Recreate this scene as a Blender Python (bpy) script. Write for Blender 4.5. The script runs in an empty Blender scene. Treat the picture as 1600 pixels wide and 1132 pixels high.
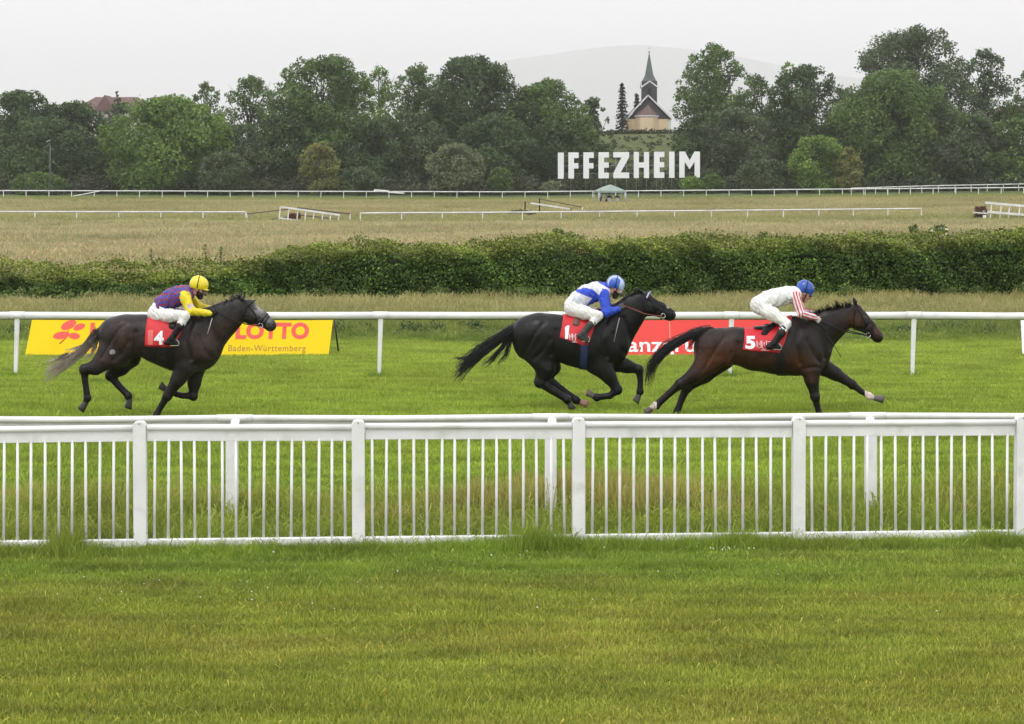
import bpy, bmesh, math, random
import numpy as np
from mathutils import Vector, Matrix, Quaternion
from mathutils.bvhtree import BVHTree

# ------------------------------------------------------------------ camera, sky, sun, exposure
scene = bpy.context.scene
COL = scene.collection
FPX, CAMH, HOR = 3111.0, 3.6, 285.0          # focal length in photo pixels, eye height, horizon row
cam = bpy.data.cameras.new('camera')
cam_o = bpy.data.objects.new('camera', cam)
COL.objects.link(cam_o)
cam_o.location = (0, 0, CAMH)
cam_o.rotation_euler = (math.radians(90), 0, 0)
cam.sensor_width = 36.0
cam.lens = FPX / 1600.0 * 36.0
cam.shift_y = -(566.0 - HOR) / 1600.0
cam.clip_start = 0.5
cam.clip_end = 40000.0
scene.camera = cam_o

SUN_EL, SUN_ROT = math.radians(58), math.radians(200)
world = bpy.data.worlds.new('World')
scene.world = world
world.use_nodes = True
wn, wl = world.node_tree.nodes, world.node_tree.links
wn.clear()
w_out = wn.new('ShaderNodeOutputWorld')
w_bg = wn.new('ShaderNodeBackground')
w_sky = wn.new('ShaderNodeTexSky')
w_sky.sky_type = 'NISHITA'
w_sky.sun_disc = False
w_sky.sun_elevation = SUN_EL
w_sky.sun_rotation = SUN_ROT
w_sky.dust_density = 4.0
w_hs = wn.new('ShaderNodeHueSaturation')
w_hs.inputs['Saturation'].default_value = 0.15
w_mix = wn.new('ShaderNodeMix')
w_mix.data_type = 'RGBA'
w_mix.inputs['Factor'].default_value = 0.88       # the closed cloud layer
w_mix.inputs['B'].default_value = (11.7, 11.55, 12.1, 1)
w_bg.inputs['Strength'].default_value = 0.10
wl.new(w_sky.outputs['Color'], w_hs.inputs['Color'])
wl.new(w_hs.outputs['Color'], w_mix.inputs['A'])
wl.new(w_mix.outputs['Result'], w_bg.inputs['Color'])
wl.new(w_bg.outputs['Background'], w_out.inputs['Surface'])

sun = bpy.data.lights.new('sun', 'SUN')
sun.energy = 1.1
sun.angle = math.radians(25)
sun.color = (1.0, 0.97, 0.92)
sun_o = bpy.data.objects.new('sun', sun)
COL.objects.link(sun_o)
sun_o.location = (0, -20, 60)
# light comes from behind the camera, slightly from the left
_sd = Vector((-math.sin(SUN_ROT) * math.cos(SUN_EL) * -1, math.cos(SUN_ROT) * math.cos(SUN_EL), math.sin(SUN_EL)))
sun_o.rotation_euler = _sd.to_track_quat('Z', 'Y').to_euler()

scene.view_settings.view_transform = 'Standard'
scene.view_settings.look = 'None'
scene.view_settings.exposure = 0.35
scene.view_settings.gamma = 1.0
scene.view_settings.use_curve_mapping = False
scene.cycles.use_denoising = True
scene.cycles.max_bounces = 12
scene.cycles.diffuse_bounces = 3
scene.cycles.glossy_bounces = 2
scene.cycles.transmission_bounces = 4
scene.cycles.transparent_max_bounces = 6
scene.cycles.volume_bounces = 10

rng = np.random.default_rng(7)
random.seed(7)
PI = math.pi

# ------------------------------------------------------------------ helpers
def P(px, py, d):
    return ((px - 800.0) * d / FPX, d, CAMH - (py - HOR) * d / FPX)

def sstep(a, b, x):
    t = np.clip((x - a) / (b - a), 0, 1)
    return t * t * (3 - 2 * t)

def gz(x, y):
    """height of the ground"""
    x = np.asarray(x, float); y = np.asarray(y, float)
    z = np.interp(y, [0, 150, 185, 249, 300, 350, 600, 3000], [0, 0, 0.03, 0.75, 1.0, 1.6, 2.5, 8.0])
    z = z + 0.0085 * np.clip(x, 0, 120) * sstep(110, 300, y)
    z = z + 0.0025 * np.clip(-x, 0, 120) * sstep(200, 300, y)
    m = sstep(356, 396, y) * (1 - sstep(440, 520, y)) * sstep(-52, -4, x) * (1 - sstep(66, 130, x))
    return z + m * 11.4

def gzf(x, y):
    return float(gz(x, y))

def tag(o, label=None, cat=None, group=None, kind=None):
    if label: o['label'] = label
    if cat: o['category'] = cat
    if group: o['group'] = group
    if kind: o['kind'] = kind
    return o

def empty(name, loc, label=None, cat=None, group=None, kind=None, rz=0.0):
    o = bpy.data.objects.new(name, None)
    COL.objects.link(o)
    o.location = loc
    o.rotation_euler = (0, 0, rz)
    o.empty_display_size = 0.2
    return tag(o, label, cat, group, kind)

def np_mesh(name, V, Fc, col=None, smooth=False):
    V = np.asarray(V, np.float32).reshape(-1, 3)
    Fc = np.asarray(Fc, np.int32)
    n, k = Fc.shape
    me = bpy.data.meshes.new(name)
    me.vertices.add(len(V)); me.vertices.foreach_set('co', V.ravel())
    me.loops.add(n * k); me.loops.foreach_set('vertex_index', Fc.ravel())
    me.polygons.add(n)
    me.polygons.foreach_set('loop_start', np.arange(0, n * k, k, dtype=np.int32))
    me.polygons.foreach_set('use_smooth', np.full(n, smooth, dtype=bool))
    if col is not None:
        a = me.attributes.new('Col', 'FLOAT_COLOR', 'POINT')
        c = np.ones((len(V), 4), np.float32); c[:, :3] = col
        a.data.foreach_set('color', c.ravel())
    me.update(calc_edges=True)
    me.validate()
    return me

def link(name, me, m=None, parent=None, loc=None):
    o = bpy.data.objects.new(name, me)
    COL.objects.link(o)
    if m is not None and not me.materials: me.materials.append(m)
    if parent is not None: o.parent = parent
    if loc is not None: o.location = loc
    return o

class MB:
    """collects boxes, bars and tubes for one mesh"""
    def __init__(s): s.v = []; s.f = []; s.sm = []
    def add(s, vs, fs, smooth=False):
        b = len(s.v); s.v += [tuple(v) for v in vs]
        s.f += [tuple(i + b for i in f) for f in fs]; s.sm += [smooth] * len(fs)
        return s
    def box(s, c, size, rot=None, taper=1.0):
        hx, hy, hz = size[0] / 2, size[1] / 2, size[2] / 2
        vs = []
        for z in (-hz, hz):
            t = taper if z > 0 else 1
            for x, y in ((-hx, -hy), (hx, -hy), (hx, hy), (-hx, hy)):
                v = Vector((x * t, y * t, z))
                if rot is not None: v = rot @ v
                vs.append(v + Vector(c))
        return s.add(vs, [(3, 2, 1, 0), (4, 5, 6, 7), (0, 1, 5, 4), (1, 2, 6, 5), (2, 3, 7, 6), (3, 0, 4, 7)])
    def bar(s, a, b, w, h):
        """box bar from a to b, w wide horizontally, h high"""
        a, b = Vector(a), Vector(b); d = (b - a).normalized()
        up = Vector((0, 0, 1)) if abs(d.z) < .95 else Vector((0, 1, 0))
        sx = d.cross(up).normalized(); su = sx.cross(d).normalized()
        vs = [p + sx * (i * w / 2) + su * (j * h / 2) for p in (a, b) for i, j in ((-1, -1), (1, -1), (1, 1), (-1, 1))]
        return s.add(vs, [(0, 1, 2, 3), (7, 6, 5, 4), (0, 4, 5, 1), (1, 5, 6, 2), (2, 6, 7, 3), (3, 7, 4, 0)])
    def tube(s, pts, rad, n=8, cap=True, flat=1.0):
        pts = [Vector(p) for p in pts]
        rad = rad if hasattr(rad, '__len__') else [rad] * len(pts)
        vs = []; u = None
        for i, p in enumerate(pts):
            t = (pts[min(i + 1, len(pts) - 1)] - pts[max(i - 1, 0)]).normalized()
            if u is None:
                u = t.orthogonal().normalized() if abs(t.y) > .9 else t.cross(Vector((0, 1, 0))).normalized()
            u = (u - t * u.dot(t)).normalized(); w = t.cross(u)
            for k in range(n):
                a = 2 * PI * k / n
                vs.append(p + (u * math.cos(a) + w * math.sin(a) * flat) * rad[i])
        fs = [(i * n + k, i * n + (k + 1) % n, (i + 1) * n + (k + 1) % n, (i + 1) * n + k) for i in range(len(pts) - 1) for k in range(n)]
        s.add(vs, fs, True)
        if cap:
            b = len(s.v) - len(vs)
            s.f += [tuple(b + k for k in range(n))[::-1], tuple(b + (len(pts) - 1) * n + k for k in range(n))]; s.sm += [False, False]
        return s
    def poly(s, outline, y0, y1):
        """outline in x,z extruded from y0 to y1"""
        n = len(outline)
        vs = [(x, y0, z) for x, z in outline] + [(x, y1, z) for x, z in outline]
        fs = [tuple(range(n)), tuple(range(n, 2 * n))[::-1]] + [(k, n + k, n + (k + 1) % n, (k + 1) % n) for k in range(n)]
        return s.add(vs, fs)
    def mesh(s, name):
        me = bpy.data.meshes.new(name)
        me.from_pydata(s.v, [], s.f)
        me.polygons.foreach_set('use_smooth', s.sm)
        bm = bmesh.new(); bm.from_mesh(me); bmesh.ops.recalc_face_normals(bm, faces=bm.faces); bm.to_mesh(me); bm.free()
        me.update(); return me
    def build(s, name, m, parent=None, loc=None):
        return link(name, s.mesh(name), m, parent, loc)

def bevel_mod(o, w=0.008, seg=2):
    b = o.modifiers.new('bevel', 'BEVEL'); b.width = w; b.segments = seg; b.limit_method = 'ANGLE'
    return o

def copy_tree(o, parent=None):
    c = o.copy(); COL.objects.link(c); c.parent = parent
    for ch in list(o.children): copy_tree(ch, c)
    return c

# ------------------------------------------------------------------ materials
def mat(name, c1, c2=None, rough=0.6, scale=6.0, bump=0.0, bscale=None, attr=False, spec=0.5, sheen=0.0, trans=0.0, detail=4.0,
        stretch=(1, 1, 1), var=0.0, coat=0.0, metal=0.0, dirt=None):
    m = bpy.data.materials.new(name); m.use_nodes = True
    nt = m.node_tree; N, L = nt.nodes, nt.links
    bs = N['Principled BSDF']; out = N['Material Output']
    bs.inputs['Roughness'].default_value = rough
    bs.inputs['Specular IOR Level'].default_value = spec
    bs.inputs['Coat Weight'].default_value = coat
    bs.inputs['Metallic'].default_value = metal
    bs.inputs['Coat Roughness'].default_value = 0.25
    if sheen: bs.inputs['Sheen Weight'].default_value = sheen
    geo = N.new('ShaderNodeNewGeometry')
    mp = N.new('ShaderNodeMapping'); mp.inputs['Scale'].default_value = stretch
    L.new(geo.outputs['Position'], mp.inputs['Vector'])
    no = N.new('ShaderNodeTexNoise'); no.inputs['Scale'].default_value = scale; no.inputs['Detail'].default_value = detail
    L.new(mp.outputs['Vector'], no.inputs['Vector'])
    if attr:
        at = N.new('ShaderNodeAttribute'); at.attribute_name = 'Col'
        base = at.outputs['Color']
        if c1 is not None:
            mm = N.new('ShaderNodeMix'); mm.data_type = 'RGBA'; mm.blend_type = 'MULTIPLY'; mm.inputs['Factor'].default_value = 1
            L.new(base, mm.inputs['A']); mm.inputs['B'].default_value = (*c1, 1); base = mm.outputs['Result']
        if var:
            mr = N.new('ShaderNodeMapRange'); mr.inputs['From Min'].default_value = .3; mr.inputs['From Max'].default_value = .7
            mr.inputs['To Min'].default_value = 1 - var; mr.inputs['To Max'].default_value = 1 + var
            L.new(no.outputs['Fac'], mr.inputs['Value'])
            vm = N.new('ShaderNodeVectorMath'); vm.operation = 'SCALE'
            L.new(base, vm.inputs[0]); L.new(mr.outputs['Result'], vm.inputs['Scale']); base = vm.outputs['Vector']
    else:
        cr = N.new('ShaderNodeValToRGB')
        cr.color_ramp.elements[0].position = .35; cr.color_ramp.elements[1].position = .65
        cr.color_ramp.elements[0].color = (*c1, 1)
        cr.color_ramp.elements[1].color = (*(c2 or c1), 1)
        L.new(no.outputs['Fac'], cr.inputs['Fac']); base = cr.outputs['Color']
    if dirt:   # (colour, amount, scale): stains with a shape of their own
        n2 = N.new('ShaderNodeTexNoise'); n2.inputs['Scale'].default_value = dirt[2]; n2.inputs['Detail'].default_value = 6
        L.new(mp.outputs['Vector'], n2.inputs['Vector'])
        m2 = N.new('ShaderNodeMapRange'); m2.inputs['From Min'].default_value = .55; m2.inputs['From Max'].default_value = .75
        m2.inputs['To Max'].default_value = dirt[1]
        L.new(n2.outputs['Fac'], m2.inputs['Value'])
        mx = N.new('ShaderNodeMix'); mx.data_type = 'RGBA'
        L.new(m2.outputs['Result'], mx.inputs['Factor']); L.new(base, mx.inputs['A']); mx.inputs['B'].default_value = (*dirt[0], 1)
        base = mx.outputs['Result']
    L.new(base, bs.inputs['Base Color'])
    if bump:
        nb = N.new('ShaderNodeTexNoise'); nb.inputs['Scale'].default_value = bscale or scale * 4; nb.inputs['Detail'].default_value = 5
        L.new(mp.outputs['Vector'], nb.inputs['Vector'])
        bp = N.new('ShaderNodeBump'); bp.inputs['Strength'].default_value = bump; bp.inputs['Distance'].default_value = 0.02
        L.new(nb.outputs['Fac'], bp.inputs['Height']); L.new(bp.outputs['Normal'], bs.inputs['Normal'])
    if trans:
        tr = N.new('ShaderNodeBsdfTranslucent'); mixs = N.new('ShaderNodeMixShader'); mixs.inputs['Fac'].default_value = trans
        L.new(base, tr.inputs['Color']); L.new(bs.outputs['BSDF'], mixs.inputs[1]); L.new(tr.outputs['BSDF'], mixs.inputs[2])
        L.new(mixs.outputs['Shader'], out.inputs['Surface'])
    return m

WHITE = mat('white_paint', (.80, .80, .80), (.72, .73, .72), .45, 3.0, .15, 30, dirt=((.40, .43, .33), .5, 4.0))
WHITE2 = mat('white_plastic', (.82, .82, .82), (.76, .76, .75), .35, 2.0, dirt=((.38, .41, .31), .4, 3.0))
WHITE_FAR = mat('weathered_white_paint', (.78, .78, .76), (.62, .62, .58), .6, 1.5)
BROWN = mat('weathered_wood', (.10, .075, .055), (.17, .13, .10), .85, 4.0, .4, 30)
DARK = mat('dark_metal', (.03, .03, .035), (.05, .05, .05), .5)
LEATHER = mat('black_leather', (.009, .009, .010), (.014, .014, .014), .35, 12, .2, 60, spec=.22)
LEAF = mat('leaf', (1, 1, 1), attr=True, rough=.6, spec=.3, trans=.25, scale=.25, var=.22)
BARK = mat('bark', (.05, .042, .033), (.09, .078, .06), .9, 6, .6, 25)

# ------------------------------------------------------------------ turf colour shared by ground and grass
def turf_group():
    g = bpy.data.node_groups.new('TurfColour', 'ShaderNodeTree')
    g.interface.new_socket('Color', in_out='OUTPUT', socket_type='NodeSocketColor')
    N, L = g.nodes, g.links
    out = N.new('NodeGroupOutput')
    geo = N.new('ShaderNodeNewGeometry')
    sep = N.new('ShaderNodeSeparateXYZ'); L.new(geo.outputs['Position'], sep.inputs[0])
    flat = N.new('ShaderNodeMapping'); flat.inputs['Scale'].default_value = (1, 1, 0); L.new(geo.outputs['Position'], flat.inputs['Vector'])
    # wobble of the borders grows with distance
    nz = N.new('ShaderNodeTexNoise'); nz.inputs['Scale'].default_value = .35; nz.inputs['Detail'].default_value = 5
    L.new(flat.outputs['Vector'], nz.inputs['Vector'])
    a = N.new('ShaderNodeMath'); a.operation = 'SUBTRACT'; L.new(nz.outputs['Fac'], a.inputs[0]); a.inputs[1].default_value = .5
    b = N.new('ShaderNodeMath'); b.operation = 'MULTIPLY'; L.new(sep.outputs['Y'], b.inputs[0]); b.inputs[1].default_value = .06
    c = N.new('ShaderNodeMath'); c.operation = 'MULTIPLY_ADD'; L.new(a.outputs[0], c.inputs[0]); L.new(b.outputs[0], c.inputs[1]); L.new(sep.outputs['Y'], c.inputs[2])
    # log distance so that near bands get room: t = log2(y/10)/6
    d0 = N.new('ShaderNodeMath'); d0.operation = 'MAXIMUM'; L.new(c.outputs[0], d0.inputs[0]); d0.inputs[1].default_value = 10.0
    d1 = N.new('ShaderNodeMath'); d1.operation = 'DIVIDE'; L.new(d0.outputs[0], d1.inputs[0]); d1.inputs[1].default_value = 10.0
    d2 = N.new('ShaderNodeMath'); d2.operation = 'LOGARITHM'; L.new(d1.outputs[0], d2.inputs[0]); d2.inputs[1].default_value = 2.0
    d3 = N.new('ShaderNodeMath'); d3.operation = 'DIVIDE'; L.new(d2.outputs[0], d3.inputs[0]); d3.inputs[1].default_value = 6.0
    cr = N.new('ShaderNodeValToRGB'); L.new(d3.outputs[0], cr.inputs['Fac'])
    for i, (y, col) in enumerate(TURF_BANDS):
        t = math.log2(y / 10.0) / 6.0
        e = cr.color_ramp.elements[i] if i < 2 else cr.color_ramp.elements.new(t)
        e.position = t; e.color = (*col, 1)
    # patches: dry and lush
    n1 = N.new('ShaderNodeTexNoise'); n1.inputs['Scale'].default_value = .55; n1.inputs['Detail'].default_value = 7; n1.inputs['Roughness'].default_value = .62
    mp1 = N.new('ShaderNodeMapping'); mp1.inputs['Scale'].default_value = (.55, 1.1, 0); L.new(geo.outputs['Position'], mp1.inputs['Vector']); L.new(mp1.outputs['Vector'], n1.inputs['Vector'])
    r1 = N.new('ShaderNodeMapRange'); r1.inputs['From Min'].default_value = .47; r1.inputs['From Max'].default_value = .68; r1.inputs['To Max'].default_value = .55
    L.new(n1.outputs['Fac'], r1.inputs['Value'])
    near = N.new('ShaderNodeMapRange'); near.inputs['From Min'].default_value = 18.0; near.inputs['From Max'].default_value = 20.0
    near.inputs['To Min'].default_value = 1.0; near.inputs['To Max'].default_value = .22; L.new(sep.outputs['Y'], near.inputs['Value'])
    r1m = N.new('ShaderNodeMath'); r1m.operation = 'MULTIPLY'; L.new(r1.outputs[0], r1m.inputs[0]); L.new(near.outputs[0], r1m.inputs[1])
    m1 = N.new('ShaderNodeMix'); m1.data_type = 'RGBA'; L.new(r1m.outputs[0], m1.inputs['Factor']); L.new(cr.outputs['Color'], m1.inputs['A'])
    m1.inputs['B'].default_value = (.330, .310, .068, 1)
    # brightness mottling at two scales
    n2 = N.new('ShaderNodeTexNoise'); n2.inputs['Scale'].default_value = 1.9; n2.inputs['Detail'].default_value = 6
    mp2 = N.new('ShaderNodeMapping'); mp2.inputs['Scale'].default_value = (.45, 1.5, 0); L.new(geo.outputs['Position'], mp2.inputs['Vector']); L.new(mp2.outputs['Vector'], n2.inputs['Vector'])
    r2 = N.new('ShaderNodeMapRange'); r2.inputs['From Min'].default_value = .3; r2.inputs['From Max'].default_value = .7
    r2.inputs['To Min'].default_value = .72; r2.inputs['To Max'].default_value = 1.28; L.new(n2.outputs['Fac'], r2.inputs['Value'])
    n3 = N.new('ShaderNodeTexNoise'); n3.inputs['Scale'].default_value = .06; n3.inputs['Detail'].default_value = 4; L.new(flat.outputs['Vector'], n3.inputs['Vector'])
    r3 = N.new('ShaderNodeMapRange'); r3.inputs['From Min'].default_value = .3; r3.inputs['From Max'].default_value = .7
    r3.inputs['To Min'].default_value = .85; r3.inputs['To Max'].default_value = 1.15; L.new(n3.outputs['Fac'], r3.inputs['Value'])
    mm = N.new('ShaderNodeMath'); mm.operation = 'MULTIPLY'; L.new(r2.outputs[0], mm.inputs[0]); L.new(r3.outputs[0], mm.inputs[1])
    vs = N.new('ShaderNodeVectorMath'); vs.operation = 'SCALE'; L.new(m1.outputs['Result'], vs.inputs[0]); L.new(mm.outputs[0], vs.inputs['Scale'])
    L.new(vs.outputs['Vector'], out.inputs['Color'])
    return g

TURF_BANDS = [
    (10.0, (.255, .300, .044)), (17.0, (.248, .302, .044)), (18.4, (.205, .300, .042)), (21.5, (.225, .315, .050)),
    (24.0, (.250, .355, .050)), (30.0, (.272, .378, .054)), (36.0, (.288, .390, .058)), (43.5, (.300, .400, .066)),
    (45.5, (.150, .225, .045)), (49.0, (.185, .250, .065)), (52.5, (.270, .302, .115)), (57.0, (.298, .322, .130)),
    (61.5, (.230, .275, .085)), (75.0, (.340, .342, .170)), (120.0, (.335, .344, .174)), (158.0, (.322, .340, .168)),
    (170.0, (.250, .290, .110)), (182.0, (.250, .290, .110)), (195.0, (.310, .322, .150)), (255.0, (.290, .312, .138)),
    (275.0, (.215, .275, .085)), (305.0, (.175, .240, .070)), (335.0, (.090, .125, .040)), (375.0, (.150, .180, .070)), (600.0, (.120, .150, .055))]
TURF = turf_group()

def grass_mat(name, attr=True, gain=1.0, trans=.3, rough=.55):
    m = bpy.data.materials.new(name); m.use_nodes = True
    N, L = m.node_tree.nodes, m.node_tree.links
    bs = N['Principled BSDF']; out = N['Material Output']
    bs.inputs['Roughness'].default_value = rough; bs.inputs['Specular IOR Level'].default_value = .25
    g = N.new('ShaderNodeGroup'); g.node_tree = TURF
    base = g.outputs['Color']
    if attr:
        at = N.new('ShaderNodeAttribute'); at.attribute_name = 'Col'
        mx = N.new('ShaderNodeVectorMath'); mx.operation = 'MULTIPLY'
        L.new(base, mx.inputs[0]); L.new(at.outputs['Color'], mx.inputs[1]); base = mx.outputs['Vector']
    sc = N.new('ShaderNodeVectorMath'); sc.operation = 'SCALE'; sc.inputs['Scale'].default_value = gain
    L.new(base, sc.inputs[0]); base = sc.outputs['Vector']
    L.new(base, bs.inputs['Base Color'])
    if trans:
        tr = N.new('ShaderNodeBsdfTranslucent'); mi = N.new('ShaderNodeMixShader'); mi.inputs['Fac'].default_value = trans
        L.new(base, tr.inputs['Color']); L.new(bs.outputs['BSDF'], mi.inputs[1]); L.new(tr.outputs['BSDF'], mi.inputs[2])
        L.new(mi.outputs['Shader'], out.inputs['Surface'])
    return m

GROUND = grass_mat('ground_turf', attr=False, gain=.62, trans=0, rough=.9)
BLADE = grass_mat('grass_blade', gain=1.15)

# ------------------------------------------------------------------ ground, far hills
def build_ground():
    ys = np.concatenate([np.linspace(-60, 10, 12), np.linspace(12, 110, 80), np.linspace(112, 460, 175), np.geomspace(470, 23900, 44)])
    u = np.linspace(-1, 1, 141)
    V = []
    for y in ys:
        w = 90 + max(y, 0) * .75
        x = u * w
        V.append(np.stack([x, np.full_like(x, y), gz(x, np.full_like(x, y))], 1))
    V = np.concatenate(V)
    n, k = len(ys), len(u)
    i, j = np.meshgrid(np.arange(n - 1), np.arange(k - 1), indexing='ij')
    a = (i * k + j).ravel()
    o = link('ground', np_mesh('ground', V, np.stack([a, a + 1, a + k + 1, a + k], 1), smooth=True), GROUND)
    tag(o, kind='structure')
build_ground()

def build_hills():
    # a long wooded ridge ten kilometres off
    D = 20000.0
    m = mat('far_forest', (.030, .045, .032), (.045, .060, .040), .9, .004)
    px = np.linspace(-2600, 4200, 180)
    py = np.interp(px, [-2600, -400, 300, 620, 760, 880, 1000, 1080, 1300, 1700, 2600, 4200],
                   [215, 205, 175, 122, 99, 81, 71, 75, 118, 175, 200, 215]) + 1.2 * np.sin(px * .031) + 1.0 * np.sin(px * .0173 + 1)
    X = (px - 800) * D / FPX; Z = CAMH + (HOR - py) * D / FPX
    V = []; prof = [(-2600, 0.0), (-1700, .30), (-900, .62), (-350, .88), (0, 1.0), (500, .8), (1800, .0)]
    for dy, k in prof:
        V.append(np.stack([X * (1 + dy / D), np.full_like(X, D + dy), np.maximum(Z * k, 0) + 0 * X - (30 if k == 0 else 0)], 1))
    V = np.concatenate(V); n = len(px)
    i, j = np.meshgrid(np.arange(len(prof) - 1), np.arange(n - 1), indexing='ij'); a = (i * n + j).ravel()
    o = link('hills', np_mesh('hills', V, np.stack([a, a + 1, a + n + 1, a + n], 1), smooth=True), m)
    tag(o, kind='structure')
build_hills()

def build_haze():
    mb = MB(); mb.box((0, 11500, 709), (44000, 25000, 1424))
    m = bpy.data.materials.new('haze'); m.use_nodes = True
    N, L = m.node_tree.nodes, m.node_tree.links
    N.remove(N['Principled BSDF'])
    v = N.new('ShaderNodeVolumePrincipled')
    v.inputs['Color'].default_value = (.988, .982, .995, 1)
    v.inputs['Density'].default_value = 0.00013
    v.inputs['Anisotropy'].default_value = 0.35
    L.new(v.outputs['Volume'], N['Material Output'].inputs['Volume'])
    o = mb.build('haze', m)
    tag(o, 'thin grey rain haze lying over the racecourse and hills', None, kind='stuff')
build_haze()

# ------------------------------------------------------------------ grass
def blade_patch(name, L, N, h0, h1, w, lean=.35, clump=0.0, stalks=0.0, stalk_h=1.5, tint=((.8, .85, .8), (1.2, 1.12, 1.05)), seed=1):
    r = np.random.default_rng(seed)
    p = r.uniform(-L / 2, L / 2, (N, 2))
    if clump:
        c = r.uniform(-L / 2, L / 2, (max(4, int(N * .02)), 2))
        k = r.integers(0, len(c), N); sel = r.random(N) < clump
        p[sel] = c[k[sel]] + r.normal(0, L * .02 + .01, (sel.sum(), 2))
    h = r.uniform(h0, h1, N); isst = r.random(N) < stalks
    h[isst] *= stalk_h
    ang = r.uniform(0, 2 * PI, N); la = r.uniform(0, 2 * PI, N); ln = h * np.abs(r.normal(0, lean, N))
    ww = w * r.uniform(.7, 1.3, N)
    ww[isst] *= .6
    dx, dy = np.cos(ang) * ww / 2, np.sin(ang) * ww / 2
    lx, ly = np.cos(la) * ln, np.sin(la) * ln
    z0 = np.full(N, -.01)
    b0 = np.stack([p[:, 0] - dx, p[:, 1] - dy, z0], 1); b1 = np.stack([p[:, 0] + dx, p[:, 1] + dy, z0], 1)
    m0 = np.stack([p[:, 0] - dx * .8 + lx * .35, p[:, 1] - dy * .8 + ly * .35, h * .55], 1)
    m1 = np.stack([p[:, 0] + dx * .8 + lx * .35, p[:, 1] + dy * .8 + ly * .35, h * .55], 1)
    k = np.where(isst, 2.2, .15)[:, None]
    t0 = np.stack([p[:, 0] + lx, p[:, 1] + ly, h], 1) - k * np.stack([dx, dy, 0 * dx], 1)
    t1 = np.stack([p[:, 0] + lx, p[:, 1] + ly, h], 1) + k * np.stack([dx, dy, 0 * dx], 1)
    V = np.stack([b0, b1, m0, m1, t0, t1], 1).reshape(-1, 3)
    a = np.arange(N) * 6
    Fc = np.concatenate([np.stack([a, a + 1, a + 3, a + 2], 1), np.stack([a + 2, a + 3, a + 5, a + 4], 1)])
    lo, hi = np.array(tint[0]), np.array(tint[1])
    c = lo + (hi - lo) * r.random((N, 1)) * np.ones((1, 3))
    dry = r.random(N) < .12
    c[dry] *= np.array([1.30, 1.12, 1.2])
    c[isst] *= np.array([1.18, 1.02, 1.15])
    c = np.repeat(c[:, None, :], 6, 1)
    me = np_mesh(name, V, Fc, c.reshape(-1, 3))
    me.materials.append(BLADE)
    return bpy.data.objects.new(name, me)     # a pattern for geometry nodes, not placed in the scene itself

def scatter(name, label, protos, pts, scl, seed=3, rot=None):
    """one stuff object: patches of blades on points"""
    pts = np.asarray(pts, np.float32)
    r = np.random.default_rng(seed)
    me = bpy.data.meshes.new(name)
    me.vertices.add(len(pts)); me.vertices.foreach_set('co', pts.ravel())
    a = me.attributes.new('rot', 'FLOAT', 'POINT'); a.data.foreach_set('value', (r.integers(0, 4, len(pts)) * (PI / 2) if rot is None else r.uniform(0, 2 * PI, len(pts))).astype(np.float32))
    a = me.attributes.new('scl', 'FLOAT_VECTOR', 'POINT'); a.data.foreach_set('vector', np.asarray(scl, np.float32).ravel())
    me.attributes.new('pick', 'INT', 'POINT').data.foreach_set('value', r.integers(0, len(protos), len(pts)).astype(np.int32))
    o = bpy.data.objects.new(name, me); COL.objects.link(o)
    g = bpy.data.node_groups.new(name, 'GeometryNodeTree')
    g.interface.new_socket('Geometry', in_out='INPUT', socket_type='NodeSocketGeometry')
    g.interface.new_socket('Geometry', in_out='OUTPUT', socket_type='NodeSocketGeometry')
    N, L = g.nodes, g.links
    gi, go = N.new('NodeGroupInput'), N.new('NodeGroupOutput')
    ga = N.new('GeometryNodeInputNamedAttribute'); ga.data_type = 'FLOAT'; ga.inputs['Name'].default_value = 'rot'
    gs = N.new('GeometryNodeInputNamedAttribute'); gs.data_type = 'FLOAT_VECTOR'; gs.inputs['Name'].default_value = 'scl'
    gp = N.new('GeometryNodeInputNamedAttribute'); gp.data_type = 'INT'; gp.inputs['Name'].default_value = 'pick'
    cx = N.new('ShaderNodeCombineXYZ'); L.new(ga.outputs['Attribute'], cx.inputs['Z'])
    jn = N.new('GeometryNodeJoinGeometry')
    for i, pr in enumerate(protos):
        oi = N.new('GeometryNodeObjectInfo'); oi.inputs['Object'].default_value = pr; oi.inputs['As Instance'].default_value = True
        cmp = N.new('FunctionNodeCompare'); cmp.data_type = 'INT'; cmp.operation = 'EQUAL'
        ia = [s for s in cmp.inputs if s.type == 'INT']
        L.new(gp.outputs['Attribute'], ia[0]); ia[1].default_value = i
        ip = N.new('GeometryNodeInstanceOnPoints')
        L.new(gi.outputs[0], ip.inputs['Points']); L.new(cmp.outputs['Result'], ip.inputs['Selection'])
        L.new(oi.outputs['Geometry'], ip.inputs['Instance']); L.new(cx.outputs[0], ip.inputs['Rotation']); L.new(gs.outputs['Attribute'], ip.inputs['Scale'])
        L.new(ip.outputs['Instances'], jn.inputs['Geometry'])
    L.new(jn.outputs['Geometry'], go.inputs[0])
    md = o.modifiers.new('scatter', 'NODES'); md.node_group = g
    tag(o, label, 'grass', kind='stuff')
    return o

def grid_points(x0f, y0, y1, step, jit=.15, xm=1.06, seed=5):
    r = np.random.default_rng(seed); out = []
    y = y0
    while y < y1:
        hw = 800 * y / FPX * xm + step
        xs = np.arange(-hw, hw + step, step)
        xs = xs + r.uniform(-jit, jit, len(xs)) * step
        yy = y + r.uniform(-jit, jit, len(xs)) * step
        out.append(np.stack([xs, yy, gz(xs, yy)], 1)); y += step
    return np.concatenate(out)

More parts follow.
